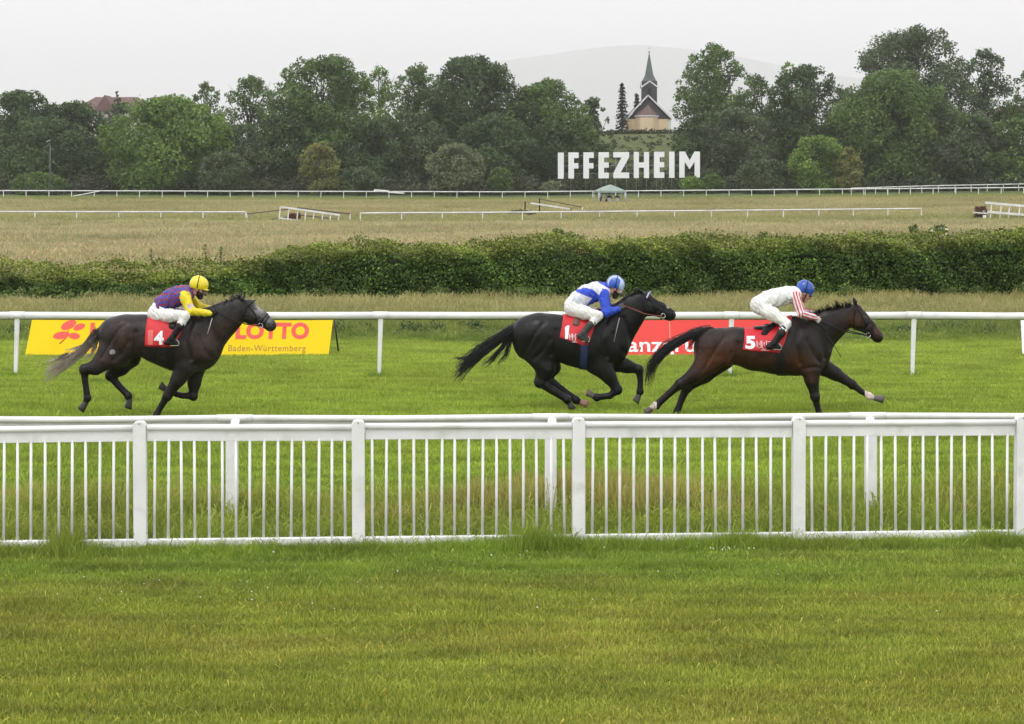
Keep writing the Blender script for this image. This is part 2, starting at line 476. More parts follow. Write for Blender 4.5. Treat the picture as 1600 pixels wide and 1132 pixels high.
def build_grass():
    r = np.random.default_rng(11)
    # mown lawn in front of the fence
    pr = [blade_patch('lawn_patch', 1.1, 9500, .018, .060, .0070, .6, .25, .022, 1.35, tint=((.55, .62, .6), (1.42, 1.32, 1.35)), seed=s) for s in (1, 2, 3)]
    pts = grid_points(0, 11.6, 20.7, 1.0, .04, 1.25)
    s = np.ones((len(pts), 3)); s[:, 2] = r.uniform(.8, 1.25, len(pts))
    scatter('lawn_grass', 'short mown yellowish green lawn in front of the picket fence', pr, pts, s)
    # taller fringe that the mower cannot reach, along the picket fence
    pf = [blade_patch('fringe_tuft', .26, 110, .06, .17, .006, .45, .3, .02, 1.6, seed=s) for s in (4, 5, 6)]
    n = 760; x = r.uniform(-6.3, 6.3, n); yl = 19.55 + .0585 * x
    off = r.normal(-.09, .10, n)
    pts = np.stack([x, yl + off, np.zeros(n)], 1)
    lush = .55 + .75 * np.clip(np.sin(x * 1.9 + 1) * np.sin(x * .83 + 2) + .15 * np.sin(x * 7), 0, 1) + .35 * r.random(n) ** 2; lush = np.where(x < -4.4, np.minimum(lush, .75), lush)
    s = np.stack([np.ones(n), np.ones(n), lush], 1)
    scatter('fence_grass', 'taller unmown grass growing along the foot of the picket fence', pf, pts, s, rot=1)
    # ridge of longer grass the mower has left across the lawn
    n = 420; x = r.uniform(-5.6, 2.2, n); keep = np.sin(x * 1.7) + .6 * np.sin(x * 4.3 + 1) > -.5; x = x[keep]; n = len(x)
    pts = np.stack([x, 18.5 + .05 * np.sin(x * 1.1) + r.normal(0, .03, n), 0 * x], 1); s = np.stack([np.ones(n) * .8, np.ones(n) * .5, r.uniform(.28, .6, n)], 1)
    scatter('lawn_ridge', 'slightly longer grass ridge left by the mower across the lawn', pf, pts, s, rot=1)
    # rough strip between the two fences
    pr = [blade_patch('rough_patch', .6, 520, .08, .30, .007, .45, .35, .13, 1.75, seed=s) for s in (7, 8, 9)]
    n = 520; x = r.uniform(-6.4, 6.4, n); y = 19.75 + .0585 * x + r.uniform(0, 2.2, n)
    dens = np.where(x > 2.6, 1.0, np.where(x < -3.5, .8, .72)) * r.uniform(.55, 1.15, n) * (.72 + .3 * np.exp(-((y - 21.5 - .0585 * x) / .5) ** 2))
    s = np.stack([np.ones(n), np.ones(n), dens], 1)
    scatter('rough_grass', 'long rough grass with seed stalks between the two white fences', pr, np.stack([x, y, 0 * x], 1), s, rot=1)
    # racing turf
    pr = [blade_patch('turf_patch', 2.2, 15000, .04, .10, .012, .5, .3, .002, 1.5, tint=((.62, .68, .6), (1.36, 1.26, 1.2)), seed=s) for s in (10, 11, 12)]
    pts = grid_points(0, 22.6, 45.2, 2.0, .04, 1.12)
    s = np.ones((len(pts), 3)); s[:, 2] = r.uniform(.7, 1.3, len(pts))
    scatter('track_turf', 'short bright green turf of the racing track', pr, pts, s)
    # seed stalks standing along the running rail
    ps = [blade_patch('stalk_patch', .5, 60, .20, .40, .006, .25, .3, 1.0, 1.0, tint=((1.0, .85, 1.2), (1.45, 1.10, 1.9)), seed=s) for s in (24, 25)]
    n = 150; x = np.where(r.random(n) < .7, r.uniform(-2.2, 2.4, n), r.uniform(-6.6, 6.6, n)); y = 21.2 + .03 * x + r.normal(.1, .4, n)
    w = .75 + .35 * np.sin(x * 1.2 + .5) + .25 * r.random(n)
    scatter('seed_stalks', 'tan seed stalks of tall grass along the cranked running rail', ps, np.stack([x, y, 0 * x], 1), np.stack([np.ones(n), np.ones(n), np.clip(w, .4, 1.25)], 1), rot=1)
    # odd tufts left standing on the track and round the rail posts
    pt = [blade_patch('turf_tuft', .32, 120, .06, .15, .009, .5, .3, .0, 1.5, tint=((.5, .6, .55), (.95, 1.0, .9)), seed=s) for s in (21, 22)]
    xs = [((p - 800) * 36.6 / FPX + r.normal(0, .08), 36.55 + r.normal(0, .08)) for p in (27, 313, 595, 868, 1143, 1428) for _ in range(5)]
    xs += [(r.uniform(-9, 9), r.uniform(24, 44)) for _ in range(70)] + [((825 - 800) * 32.7 / FPX + r.normal(0, .16), 32.7 + r.normal(0, .06)) for _ in range(10)]
    xs = np.array(xs); n = len(xs); pts = np.stack([xs[:, 0], xs[:, 1], 0 * xs[:, 0]], 1)
    scatter('turf_tufts', 'scattered darker tufts of grass on the track', pt, pts, np.stack([np.ones(n), np.ones(n), r.uniform(.6, 1.2, n)], 1), rot=1)
    # tall dry strip in front of the hedge
    pr = [blade_patch('tall_patch', 1.6, 3600, .08, .24, .011, .5, .35, .10, 1.5, seed=s) for s in (13, 14, 15)]
    pts = grid_points(0, 46.0, 61.0, 1.25, .3, 1.1); pts = pts[pts[:, 1] < 59.4 + .055 * pts[:, 0]]
    s = np.ones((len(pts), 3)); s[:, 2] = r.uniform(.65, 1.2, len(pts)) * np.interp(pts[:, 1], [46, 48, 51], [.7, 1, 1])
    scatter('dry_grass', 'tall straw coloured grass between the track and the hedge', pr, pts, s, rot=1)
    # meadow behind the hedge
    pr = [blade_patch('meadow_patch', 5.0, 6500, .16, .42, .030, .5, .35, .12, 1.3, seed=s) for s in (16, 17, 18)]
    pts = grid_points(0, 72, 305, 4.2, .35, 1.05)
    s = np.ones((len(pts), 3)); s[:, 2] = r.uniform(.6, 1.2, len(pts)) * np.interp(pts[:, 1], [72, 260, 275, 305], [1, 1, .6, .5])
    scatter('meadow_grass', 'tall straw coloured meadow grass behind the hedge', pr, pts, s, rot=1)
build_grass()

# ------------------------------------------------------------------ church, house, sign
def xz(px, py, d, z=None):
    p = P(px, py, d); return p[0], p[2]

def build_church():
    D = 400.0; s = D / FPX
    SLATE = mat('dark_slate', (.045, .043, .045), (.065, .062, .064), .7, .8, .4, 6)
    SPIRE = mat('green_grey_slate', (.075, .092, .090), (.10, .118, .114), .6, .7, .3, 6)
    CREAM = mat('cream_render', (.60, .48, .31), (.68, .55, .37), .85, .3)
    TRIM = mat('pale_trim', (.62, .62, .62), (.7, .7, .7), .7, .5)
    TILE = mat('red_tile', (.11, .072, .066), (.15, .096, .088), .8, 1.5, .4, 6)
    bx = (1013 - 800) * s
    gb = gzf(bx, D) - .3
    e = empty('church', (bx, D, gb), 'small cream church with slate gable and green-grey spire on the grassy mound', 'church')
    def q(zx, zy):          # zoomed picture coordinates to local x, z
        px, py = 860 + zx / 4.528, 60 + zy / 4.528
        return ((px - 800) * s - bx, CAMH - (py - HOR) * s - gb)
    xl, ze = q(548, 572); xr, _ = q(832, 572); xa, za = q(690, 412)
    dep = 15.0
    w = MB()
    w.poly([(xl, -.5), (xr, -.5), (xr, ze), (xl, ze)], 0, dep); w.build('wall', CREAM, e)
    xre = q(850, 560)[0]
    g = MB(); g.poly([(xl - .05, ze), (xr + .3, ze), (xa, za - .1)], -.02, .3); g.build('gable', SLATE, e)
    r = MB()
    for x0, z0, x1, z1 in ((xl - .35, ze - .1, xa, za), (xre + .2, ze - .1, xa, za)):
        r.add([(x0, -.35, z0), (x1, -.35, z1), (x1, dep + .3, z1), (x0, dep + .3, z0), (x0, -.35, z0 + .25), (x1, -.35, z1 + .25), (x1, dep + .3, z1 + .25), (x0, dep + .3, z0 + .25)],
              [(0, 1, 2, 3), (4, 5, 6, 7), (0, 1, 5, 4), (2, 3, 7, 6), (0, 3, 7, 4), (1, 2, 6, 5)])
    ro = r.build('roof', SLATE, e)
    for x0, z0 in ((xl - .4, ze - .15), (xre + .25, ze - .15)):
        MB().bar((x0, -.42, z0 + .2), (xa, -.42, za + .22), .14, .30).build('barge_board', TRIM, ro)
    # side wall corner strip
    MB().box(((xr + .33), .4, (ze - .5) / 2), (.5, .7, ze + .4)).build('corner_pilaster', TRIM, e)
    # polygonal apse
    xa0, zae = q(600, 556); xa1, _ = q(762, 556); xac, zap = q(690, 470)
    base = [(xa0, -.02), (xa0 + .9, -2.3), (xa1 - 1.15, -2.3), (xa1, -.02)]
    a = MB(); n = 4
    a.add([(x, y, -.5) for x, y in base] + [(x, y, zae) for x, y in base], [(k, k + 1, n + k + 1, n + k) for k in range(3)] + [(4, 5, 6, 7)]); a.build('apse_wall', CREAM, e)
    c = MB(); cx = (xa0 + xa1) / 2
    big = [(cx + (x - cx) * 1.07, y * 1.06 if y < -.1 else y) for x, y in base]
    c.add([(x, y, zae) for x, y in big] + [(x, y, zae + .22) for x, y in big], [(k, k + 1, 5 + k, 4 + k) for k in range(3)] + [(0, 1, 2, 3)]); c.build('cornice', TRIM, e)
    t = MB(); t.add([(x, y, zae + .2) for x, y in big] + [(xac, -.3, zap)], [(0, 1, 4), (1, 2, 4), (2, 3, 4), (0, 3, 4)]); t.build('apse_roof', TILE, e)
    # tower
    tx0, tz0 = q(657, 460); tx1, tz1 = q(763, 338); tw = tx1 - tx0; ty = 3.2
    tcx = (tx0 + tx1) / 2; tcy = ty + tw / 2
    tb = MB(); tb.box((tcx, tcy, (tz1 + 1.2) / 2 + 1), (tw, tw, tz1 - .8)); tw_o = tb.build('tower', SLATE, e)
    lv = MB(); lx0, lz0 = q(694, 408); lx1, lz1 = q(722, 352); lc = (lx0 + lx1) / 2; lr = (lx1 - lx0) / 2
    lv.poly([(lc - lr, lz0), (lc + lr, lz0)] + [(lc + lr * math.cos(t), lz1 - lr + lr * math.sin(t)) for t in np.linspace(0, PI, 8)], ty - .06, ty + .05)
    lv.build('belfry_opening', mat('belfry_dark', (.012, .012, .013), None, .8), tw_o)
    for k in range(5):
        zz = lz0 + (lz1 - lz0) * (.12 + .16 * k)
        MB().box((lc, ty - .1, zz), (lr * 1.8, .1, .09)).build('louvre', SLATE, tw_o)
    # four small gables and the octagonal spire
    _, zg = q(710, 300); _, zbs = q(655, 338)
    for k in range(4):
        rot = Matrix.Rotation(k * PI / 2, 3, 'Z'); ctr = Vector((tcx, tcy, 0))
        hw = tw / 2 + .1
        def R(x, y, z): return rot @ Vector((x, y, 0)) + ctr + Vector((0, 0, z))
        gb_ = MB(); gb_.add([R(-hw, -hw, zbs - .1), R(hw, -hw, zbs - .1), R(0, -hw, zg), R(0, 0, zg)], [(0, 1, 2), (0, 2, 3), (1, 3, 2)])
        gb_.build('tower_gable', SLATE, tw_o)
        for sx in (-1, 1):
            MB().bar(R(sx * (hw + .12), -hw - .06, zbs - .15), R(0, -hw - .06, zg + .06), .12, .26).build('gable_trim', TRIM, tw_o)
        # broached corner
        cb = MB(); cb.add([R(-hw, -hw, zbs), R(0, -hw * .96, zg - .02), R(-hw * .55, -hw * .55, zg + 1.2), R(-hw * .96, 0, zg - .02)], [(0, 1, 2), (0, 2, 3)]); cb.build('broach', SPIRE, tw_o)
    xs, zs = q(712, 88); rb = (q(750, 300)[0] - q(672, 300)[0]) / 2 * 1.06
    zb = q(0, 305)[1]
    sp = MB(); n = 8; ring = []
    for fr, zz in ((1.12, zb - .25), (1.0, zb + .2), (.55, zb + (zs - zb) * .45), (.03, zs)):
        ring.append([(tcx + math.cos(PI / 8 + 2 * PI * k / n) * rb * fr, tcy + math.sin(PI / 8 + 2 * PI * k / n) * rb * fr, zz) for k in range(n)])
    vs = [v for r_ in ring for v in r_]
    sp.add(vs, [(i * n + k, i * n + (k + 1) % n, (i + 1) * n + (k + 1) % n, (i + 1) * n + k) for i in range(3) for k in range(n)]); so = sp.build('spire', SPIRE, e)
    cr = MB(); cr.bar((tcx, tcy, zs - .2), (tcx, tcy, zs + 1.2), .12, .12); cr.bar((tcx - .35, tcy, zs + .75), (tcx + .35, tcy, zs + .75), .1, .1); cr.build('cross', TRIM, so)
    bl = MB(); bl.tube([(tcx, tcy, zs - .15), (tcx, tcy, zs), (tcx, tcy, zs + .15)], [.06, .2, .06], 8); bl.build('ball', SLATE, so)
build_church()

def build_house(px0, px1, py_ridge, py_eave, D, label, rot=0.0):
    TILE = mat('faded_red_tile', (.12, .070, .066), (.17, .10, .095), .85, 1.2, .4, 5)
    WALL = mat('pale_render', (.5, .48, .44), (.56, .54, .5), .9, .4)
    x0, _, zr = P(px0, py_ridge, D); x1, _, ze = P(px1, py_eave, D)
    cx = (x0 + x1) / 2; hw = (x1 - x0) / 2; g = gzf(cx, D); ze -= g; zr -= g
    e = empty('house', (cx, D, g), label, 'house', rz=rot)
    w = MB(); w.box((0, 6, ze / 2 - .2), (hw * 1.9, 11, ze + .2)); w.build('wall', WALL, e)
    r = MB(); h = 6.2
    vs = [(-hw, 0, ze), (hw, 0, ze), (hw, 12, ze), (-hw, 12, ze), (-hw * .55, 6, zr), (hw * .55, 6, zr)]
    r.add(vs, [(0, 1, 5, 4), (1, 2, 5), (2, 3, 4, 5), (3, 0, 4), (0, 1, 2, 3)]); ro = r.build('roof', TILE, e)
    d = MB(); d.add([(-hw * .42, -.4, ze - .1), (hw * .12, -.4, ze - .1), (-hw * .15, -.4, zr + .15), (-hw * .15, 6, zr + .15)], [(0, 1, 2), (0, 2, 3), (1, 3, 2)]); d.build('cross_gable', TILE, ro)
    for k in (-.6, .0, .6):
        f = MB(); f.box((hw * k, .46, ze - 1.6), (1.2, .1, 1.5)); f.build('window', mat('house_window', (.03, .035, .04), None, .2), e)
build_house(112, 234, 150, 173, 402, 'house with faded red hipped roof rising behind the trees')
build_house(1562, 1650, 166, 182, 404, 'house with brownish roof half hidden behind trees at the edge', .2)

def build_letters():
    D = 334.0; s = D / FPX
    LET = mat('white_sign_paint', (.80, .80, .80), (.74, .75, .75), .5, .4)
    STEEL = mat('grey_steel', (.20, .21, .22), (.26, .27, .27), .5, metal=.3)
    x0 = (983 - 800) * s; g = gzf(x0, D)
    e = empty('letter_sign', (x0, D, g), 'giant white free-standing letters reading IFFEZHEIM in front of the mound', 'sign')
    def q(zx, zy): return ((860 + zx / 4.528 - 800) * s - x0, CAMH - (60 + zy / 4.528 - HOR) * s - g)
    T, B, M_ = 0, 1, .5
    def letter(ch, a, b, top, bot):
        w = b - a; st = 40 if ch != 'M' else 36
        h = bot - top
        if ch == 'I': o = [(a, top), (b, top), (b, bot), (a, bot)]
        elif ch == 'F': o = [(a, top), (b, top), (b, top + 40), (a + st, top + 40), (a + st, top + 76), (b - 2, top + 76), (b - 2, top + 114), (a + st, top + 114), (a + st, bot), (a, bot)]
        elif ch == 'E': o = [(a, top), (b, top), (b, top + 38), (a + st, top + 38), (a + st, top + 73), (b - 1, top + 73), (b - 1, top + 110), (a + st, top + 110), (a + st, bot - 40), (b, bot - 40), (b, bot), (a, bot)]
        elif ch == 'Z': o = [(a, top), (b, top), (b, top + 36), (a + 52, bot - 40), (b, bot - 40), (b, bot), (a, bot), (a, bot - 34), (a + 58, top + 38), (a, top + 38)]
        elif ch == 'H': o = [(a, top), (a + 36, top), (a + 36, top + 74), (b - 36, top + 74), (b - 36, top), (b, top), (b, bot), (b - 36, bot), (b - 36, top + 112), (a + 36, top + 112), (a + 36, bot), (a, bot)]
        else:
            c = (a + b) / 2
            o = [(a, top), (a + 40, top), (c, top + 62), (b - 38, top), (b, top), (b, bot), (b - 38, bot), (b - 38, top + 72), (c, top + 126), (a + 38, top + 72), (a + 38, bot), (a, bot)]
        mb = MB(); mb.poly([q(*p) for p in o], 0, .16)
        mb.build('letter', LET, e)
        for xx in ((a + 18,) if ch in 'IF' else (a + 18, b - 18)):
            px, pz = q(xx, top + 20)
            p = MB(); p.tube([(px, .26, -.4), (px, .26, pz)], .055, 6); p.build('post', STEEL, e)
    L = [('I', 53, 95), ('F', 127, 200), ('F', 233, 307), ('E', 340, 414), ('Z', 445, 557), ('H', 590, 698), ('E', 733, 806), ('I', 840, 878), ('M', 912, 1058)]
    for i, (c, a, b) in enumerate(L):
        k = i / 8.0
        letter(c, a, b, 809 - 7 * k, 994 - 7 * k)
    for zy in (832, 905, 960):
        a = q(45, zy); b = q(1066, zy - 6)
        t = MB(); t.tube([(a[0], .2, a[1]), (b[0], .2, b[1])], .035, 5); t.build('crossbar', STEEL, e)
build_letters()

# ------------------------------------------------------------------ foliage
def cards(C, Nrm, size, bias, r, asp=.62):
    n = len(C)
    nn = Nrm * bias + r.normal(0, 1, (n, 3)); nn /= np.linalg.norm(nn, axis=1, keepdims=True) + 1e-9
    t = r.normal(0, 1, (n, 3)); t -= nn * (t * nn).sum(1, keepdims=True); t /= np.linalg.norm(t, axis=1, keepdims=True) + 1e-9
    b = np.cross(nn, t)
    L = size[:, None] * .5; W = L * asp
    V = np.stack([C - t * L, C + b * W * .95 - t * L * .1, C + t * L, C - b * W * .95 - t * L * .1], 1).reshape(-1, 3)
    a = np.arange(n) * 4
    return V, np.stack([a, a + 1, a + 2, a + 3], 1)

def foliage(name, lobes, dens, size, colour, r, parent, bias=.9, lobevar=.22, yellow=.0, inner=.5, flat=.85):
    """lobes: array of x,y,z,r ; leaf clumps through the outer half of every lobe"""
    Vs, Fs, Cs = [], [], []; off = 0
    colour = np.array(colour)
    for (x, y, z, rr) in lobes:
        n = max(12, int(dens * rr * rr * 12.6))
        d = r.normal(0, 1, (n, 3)); d /= np.linalg.norm(d, axis=1, keepdims=True)
        k = inner + (1.06 - inner) * r.random(n) ** .6
        k *= 1 + .16 * np.sin(d[:, 0] * 5 + x) * np.sin(d[:, 2] * 6 + z) + .10 * np.sin(d[:, 1] * 9 + y)
        C = np.array([x, y, z]) + d * (rr * k)[:, None] * np.array([1, 1, flat])
        sz = size * r.uniform(.6, 1.35, n)
        V, F_ = cards(C, d + np.array([0, -.1, .35]), sz, bias, r)
        lf = 1 + r.uniform(-lobevar, lobevar)
        c = colour * lf * r.uniform(.7, 1.3, (n, 1))
        c = c * (1 + yellow * r.random((n, 1)) * np.array([[.7, .3, -.2]]))
        Vs.append(V); Fs.append(F_ + off); off += len(V); Cs.append(np.repeat(c, 4, 0))
    me = np_mesh(name, np.concatenate(Vs), np.concatenate(Fs), np.concatenate(Cs))
    return link(name, me, LEAF, parent)

def crown_lobes(W, H, z0, r, n, top_small=.5, kind='round'):
    """lobe centres filling an uneven crown of half width W from z0 to H"""
    out = []
    for i in range(n):
        t = (i + .5) / n                              # height fraction
        zz = z0 + (H - z0) * (.06 + .90 * t)
        if kind == 'round':
            env = math.sqrt(max(.03, 1 - (max(0, (t - .42)) / .60) ** 2)) * (1 if t > .3 else .80 + .2 * t / .3)
        elif kind == 'column':
            env = (1 - .5 * t)
        else:
            env = 1 - .95 * t
        a = r.uniform(0, 2 * PI); rad = W * env * math.sqrt(r.uniform(.0, 1)) * .78
        lr = W * r.uniform(.24, .42) * (1 - top_small * t * t)
        out.append((rad * math.cos(a), rad * math.sin(a) * .8, min(zz, H - lr * .75), lr))
    return out

def build_tree(label, px, d, top, wpx, colour, name='broadleaf_tree', airy=0.0, n=None, size=.52, kind='round', z0f=.04, seed=0, yellow=.25, group='trees of the wood behind the course', base=None, bare=False):
    r = np.random.default_rng(1000 + seed)
    x, _, zt = P(px, top, d)
    if base is None: g = gzf(x, d)
    else: g = P(px, base, d)[2]
    H = zt - g; W = wpx / 2 * d / FPX
    e = empty(name, (x, d, g), label, 'tree' if 'tree' in name or 'spruce' in name else 'shrub', group)
    n = n or int(np.clip(18 + W * H * .22, 14, 64))
    lobes = crown_lobes(W, H, H * z0f, r, n, kind=kind)
    # make sure top and flanks reach the outline of the photograph
    lobes.append((r.uniform(-.12, .12) * W, 0, H - W * .16, W * .2))
    for sx in (-1, 1): lobes.append((sx * W * .74, r.uniform(-.3, .3) * W, H * r.uniform(.38, .55), W * .26))
    # sprigs on the outline
    for k in range(int(8 + n * .5)):
        a = r.uniform(.05, .95) * PI; lobes.append((math.cos(a) * W * r.uniform(.72, .98), r.uniform(-.5, .5) * W, H * (.45 + .52 * math.sin(a) * r.uniform(.88, 1.02)), W * r.uniform(.07, .14)))
    # trunk and limbs
    tr = MB(); r0 = .018 * H + .06
    top_z = H * .82
    tp = [(r.normal(0, .012) * H * k, r.normal(0, .01) * H * k, -.4 + (top_z + .4) * k / 4) for k in range(5)]
    tr.tube(tp, [r0, r0 * .8, r0 * .62, r0 * .42, r0 * .15], 7)
    for (lx, ly, lz, lr) in lobes[:: max(1, len(lobes) // 14)]:
        k = np.clip((lz / top_z) * .6, .12, .8); i = int(k * 4); f = k * 4 - i
        a = Vector(tp[i]).lerp(Vector(tp[i + 1]), f)
        mid = a.lerp(Vector((lx, ly, lz)), .5) + Vector((0, 0, -.03 * H))
        tr.tube([a, mid, (lx, ly, lz)], [r0 * .35, r0 * .22, r0 * .07], 5)
    tr.build('trunk', BARK, e)
    if bare:
        for k in range(6):
            a = r.uniform(.15, .85) * PI; p0 = Vector((0, 0, H * .62)); p1 = Vector((math.cos(a) * W * .9, r.uniform(-.3, .3) * W, H * (.80 + .24 * math.sin(a) * r.random())))
            MB().tube([p0, p0.lerp(p1, .6) + Vector((.2, 0, .2)), p1], [.10, .05, .015], 5).build('branch', BARK, e)
    dens = 1.75 / (size * size) * (1 - .5 * airy)
    foliage('crown', lobes, dens, size, colour, r, e, yellow=yellow, inner=.35 if airy else .5)
    return e

def build_spruce(label, px, d, top, wpx, colour, seed, base=None):
    r = np.random.default_rng(2000 + seed)
    x, _, zt = P(px, top, d); g = gzf(x, d) if base is None else P(px, base, d)[2]
    H = zt - g; W = wpx / 2 * d / FPX
    e = empty('spruce_tree', (x, d, g), label, 'tree', 'spruces beside the church')
    MB().tube([(0, 0, -.3), (0, 0, H * .98)], [.02 * H, .01], 7).build('trunk', BARK, e)
    Vs, Fs, Cs = [], [], []; off = 0
    lv = int(H * 1.5)
    for i in range(lv):
        t = i / lv; zz = H * (.08 + .90 * t); rad = W * (1 - t) ** .85 * r.uniform(.72, 1.15) + .12
        nb = 7
        for b in range(nb):
            a = 2 * PI * (b + r.random()) / nb; m = 26
            k = r.random(m) ** .7
            C = np.stack([np.cos(a) * rad * k, np.sin(a) * rad * k, zz - rad * .35 * k + r.normal(0, .10, m)], 1) + r.normal(0, .10, (m, 3))
            V, F_ = cards(C, np.tile([0, 0, 1.0], (m, 1)), .42 * r.uniform(.6, 1.3, m), .8, r, .5)
            Vs.append(V); Fs.append(F_ + off); off += len(V); Cs.append(np.repeat(np.array(colour) * r.uniform(.7, 1.25, (m, 1)), 4, 0))
    link('crown', np_mesh('crown', np.concatenate(Vs), np.concatenate(Fs), np.concatenate(Cs)), LEAF, e)

DK = (.064, .106, .038); MD = (.094, .156, .042); LT = (.132, .220, .046); GY = (.086, .122, .058); OL = (.165, .185, .058); WIL = (.150, .185, .100)
TREES = [
 # label, px, d, top, width, colour, options
 ('dark leafy tree with a bare twig at its top, leftmost in the wood', 36, 352, 142, 150, DK, dict(bare=True)),
 ('dark tree just below and left of the red hipped roof', 116, 356, 160, 150, DK, {}),
 ('low dark tree in front of the red hipped roof, tangled crown', 192, 366, 160, 96, MD, dict(airy=.3)),
 ('broad bright green tree, lightest crown near the red roof', 262, 338, 152, 205, LT, {}),
 ('slim tree poking up behind the broad bright green tree', 322, 372, 127, 70, MD, dict(airy=.4)),
 ('airy tree with sky gaps right of the slim tree', 392, 366, 118, 110, MD, dict(airy=.55, bare=True)),
 ('tall full green tree rising behind the yellowish shrub', 508, 350, 88, 190, MD, {}),
 ('thin pale half-bare tree with see-through crown', 596, 374, 102, 80, LT, dict(airy=.7, bare=True)),
 ('narrow mid green tree left of the tall dark dome-shaped tree', 650, 366, 100, 110, MD, dict(airy=.3)),
 ('tall dark dome-shaped tree above the round grey-green willow', 742, 358, 88, 180, DK, {}),
 ('rounded green tree left of the church, highest next to the gap', 858, 356, 124, 150, MD, {}),
 ('dark conical tree at the edge of the gap left of the church', 926, 362, 152, 70, DK, dict(kind='cone', size=.5)),
 ('tall airy tree just right of the church spire', 1114, 368, 67, 132, MD, dict(airy=.4)),
 ('green tree with ragged top between the two tallest right-hand trees', 1180, 362, 116, 90, MD, dict(airy=.3)),
 ('rounded dark green tree above the bright bush', 1258, 356, 102, 150, DK, dict(airy=.2)),
 ('small pale tree top showing between ragged and rounded trees', 1232, 378, 96, 50, LT, dict(airy=.6)),
 ('tallest broad tree of the wood with airy domed top', 1428, 358, 44, 220, GY, dict(airy=.35)),
 ('tall dark tree with bare twigs right of the tallest broad tree', 1540, 364, 74, 100, DK, dict(airy=.4, bare=True)),
 ('half-cut tree at the edge of the picture, rightmost in the wood', 1612, 360, 102, 90, MD, dict(airy=.4)),
 ('dark understorey tree behind the thin lamp post', 66, 344, 186, 180, DK, {}),
 ('dark grey-green low tree right of the broad bright green tree', 372, 342, 196, 110, GY, {}),
 ('dark low tree left of the yellowish shrub', 436, 346, 176, 120, DK, {}),
 ('low green tree right of the yellowish shrub', 572, 344, 186, 120, DK, {}),
 ('dark low tree left of the round grey-green willow', 640, 348, 176, 130, GY, {}),
 ('dark low tree right behind the round grey-green willow', 770, 346, 182, 150, DK, {}),
 ('dark low tree behind the first letters of the sign', 862, 350, 190, 110, DK, {}),
 ('dark low tree right behind the last letters of the sign', 1092, 350, 178, 90, DK, {}),
 ('dull green low tree left of the bright bush', 1150, 348, 168, 130, GY, {}),
 ('dark low tree right behind the bright bush', 1330, 350, 172, 120, DK, {}),
 ('broad fresh green tree standing in front of the tallest tree', 1398, 344, 112, 210, MD, {}),
 ('dark low tree filling the wood below the tall dark tree', 1490, 342, 172, 160, GY, {}),
 ('fresh green low tree at the edge below the half-cut tree', 1585, 340, 186, 110, MD, {}),
]
for i, (lab, px, d, top, w, col, kw) in enumerate(TREES):
    build_tree(lab, px, d, top, w, col, seed=i, **kw)
build_tree('dark wind-broken trunk tangled with ivy against the red roof', 183, 352, 143, 22, DK, n=10, size=.5, seed=77, kind='column')
build_spruce('taller dark spruce just left of the church', 972, 398, 126, 24, (.030, .045, .030), 1)
build_spruce('shorter thin spruce between the taller spruce and the church', 995, 404, 143, 15, (.045, .060, .042), 2)

SHRUBS = [
 ('yellowish olive egg-shaped shrub standing before the wood', 499, 326, 222, 66, OL, 300, dict(name='olive_shrub')),
 ('large round grey-green willow bush before the wood', 712, 328, 226, 96, WIL, 298, dict(name='willow_bush')),
 ('small green bush right of the round grey-green willow', 781, 326, 262, 40, MD, 300, dict(name='green_bush')),
 ('dull dark bush right of the yellowish olive shrub', 562, 326, 262, 64, GY, 300, dict(name='dull_bush')),
 ('grey-green bush at the foot of the broad bright tree', 350, 328, 238, 84, GY, 300, dict(name='dull_bush')),
 ('bright green tall bush below the rounded dark tree', 1278, 328, 213, 96, LT, 300, dict(name='green_bush')),
 ('yellow-green bush right beside the bright tall bush', 1326, 326, 230, 46, OL, 300, dict(name='green_bush')),
 ('dull brownish green bush left of the bright tall bush', 1195, 328, 250, 84, GY, 300, dict(name='dull_bush')),
 ('small green bush below the letter M of the sign', 1080, 332, 277, 40, LT, 300, dict(name='green_bush')),
 ('small dark bush right of the letter M', 1112, 332, 273, 38, MD, 300, dict(name='dull_bush')),
 ('green bush beside the lamp post, lowest at the wood edge', 60, 326, 272, 84, MD, 302, dict(name='green_bush')),
 ('low green bush at the far end of the double rail', 1560, 346, 272, 110, MD, 298, dict(name='green_bush')),
 ('small grey-green bush below the first letter of the sign', 864, 330, 284, 38, WIL, 302, dict(name='dull_bush')),
]
for i, (lab, px, d, top, w, col, base, kw) in enumerate(SHRUBS):
    build_tree(lab, px, d, top, w, col, seed=200 + i, size=.42, base=base, z0f=.0, n=60, group='bushes at the edge of the wood', yellow=.3, **kw)

def strip(name, label, px0, px1, d, top, h, colour, n, seed, size=.45, kind='stuff', cat='undergrowth'):
    """low thicket that reads as one mass"""
    r = np.random.default_rng(seed); lob = []
    for k in range(n):
        px = px0 + (px1 - px0) * (k + r.random()) / n; dd = d + r.uniform(-3, 3)
        x, _, zt = P(px, top, dd); g = gzf(x, dd); hh = h * r.uniform(.7, 1.2)
        rr = hh * .55
        lob.append((x, dd, g + rr * .55, rr)); lob.append((x + r.normal(0, .6), dd + 1, g + hh - rr * .5, rr * .7))
    o = foliage(name, lob, 1.7 / size ** 2, size, colour, r, None, yellow=.2)
    tag(o, label, cat, kind=kind); return o
strip('undergrowth', 'tangled dull green thicket along the foot of the wood', -20, 900, 336, 285, 2.6, (.065, .075, .045), 110, 31)
strip('undergrowth', 'dark thicket along the foot of the wood right of the sign', 1060, 1640, 338, 285, 2.6, (.050, .070, .038), 80, 32)
strip('undergrowth', 'green scrub below the giant letters', 890, 1075, 344, 285, 2.8, (.060, .085, .036), 34, 33)
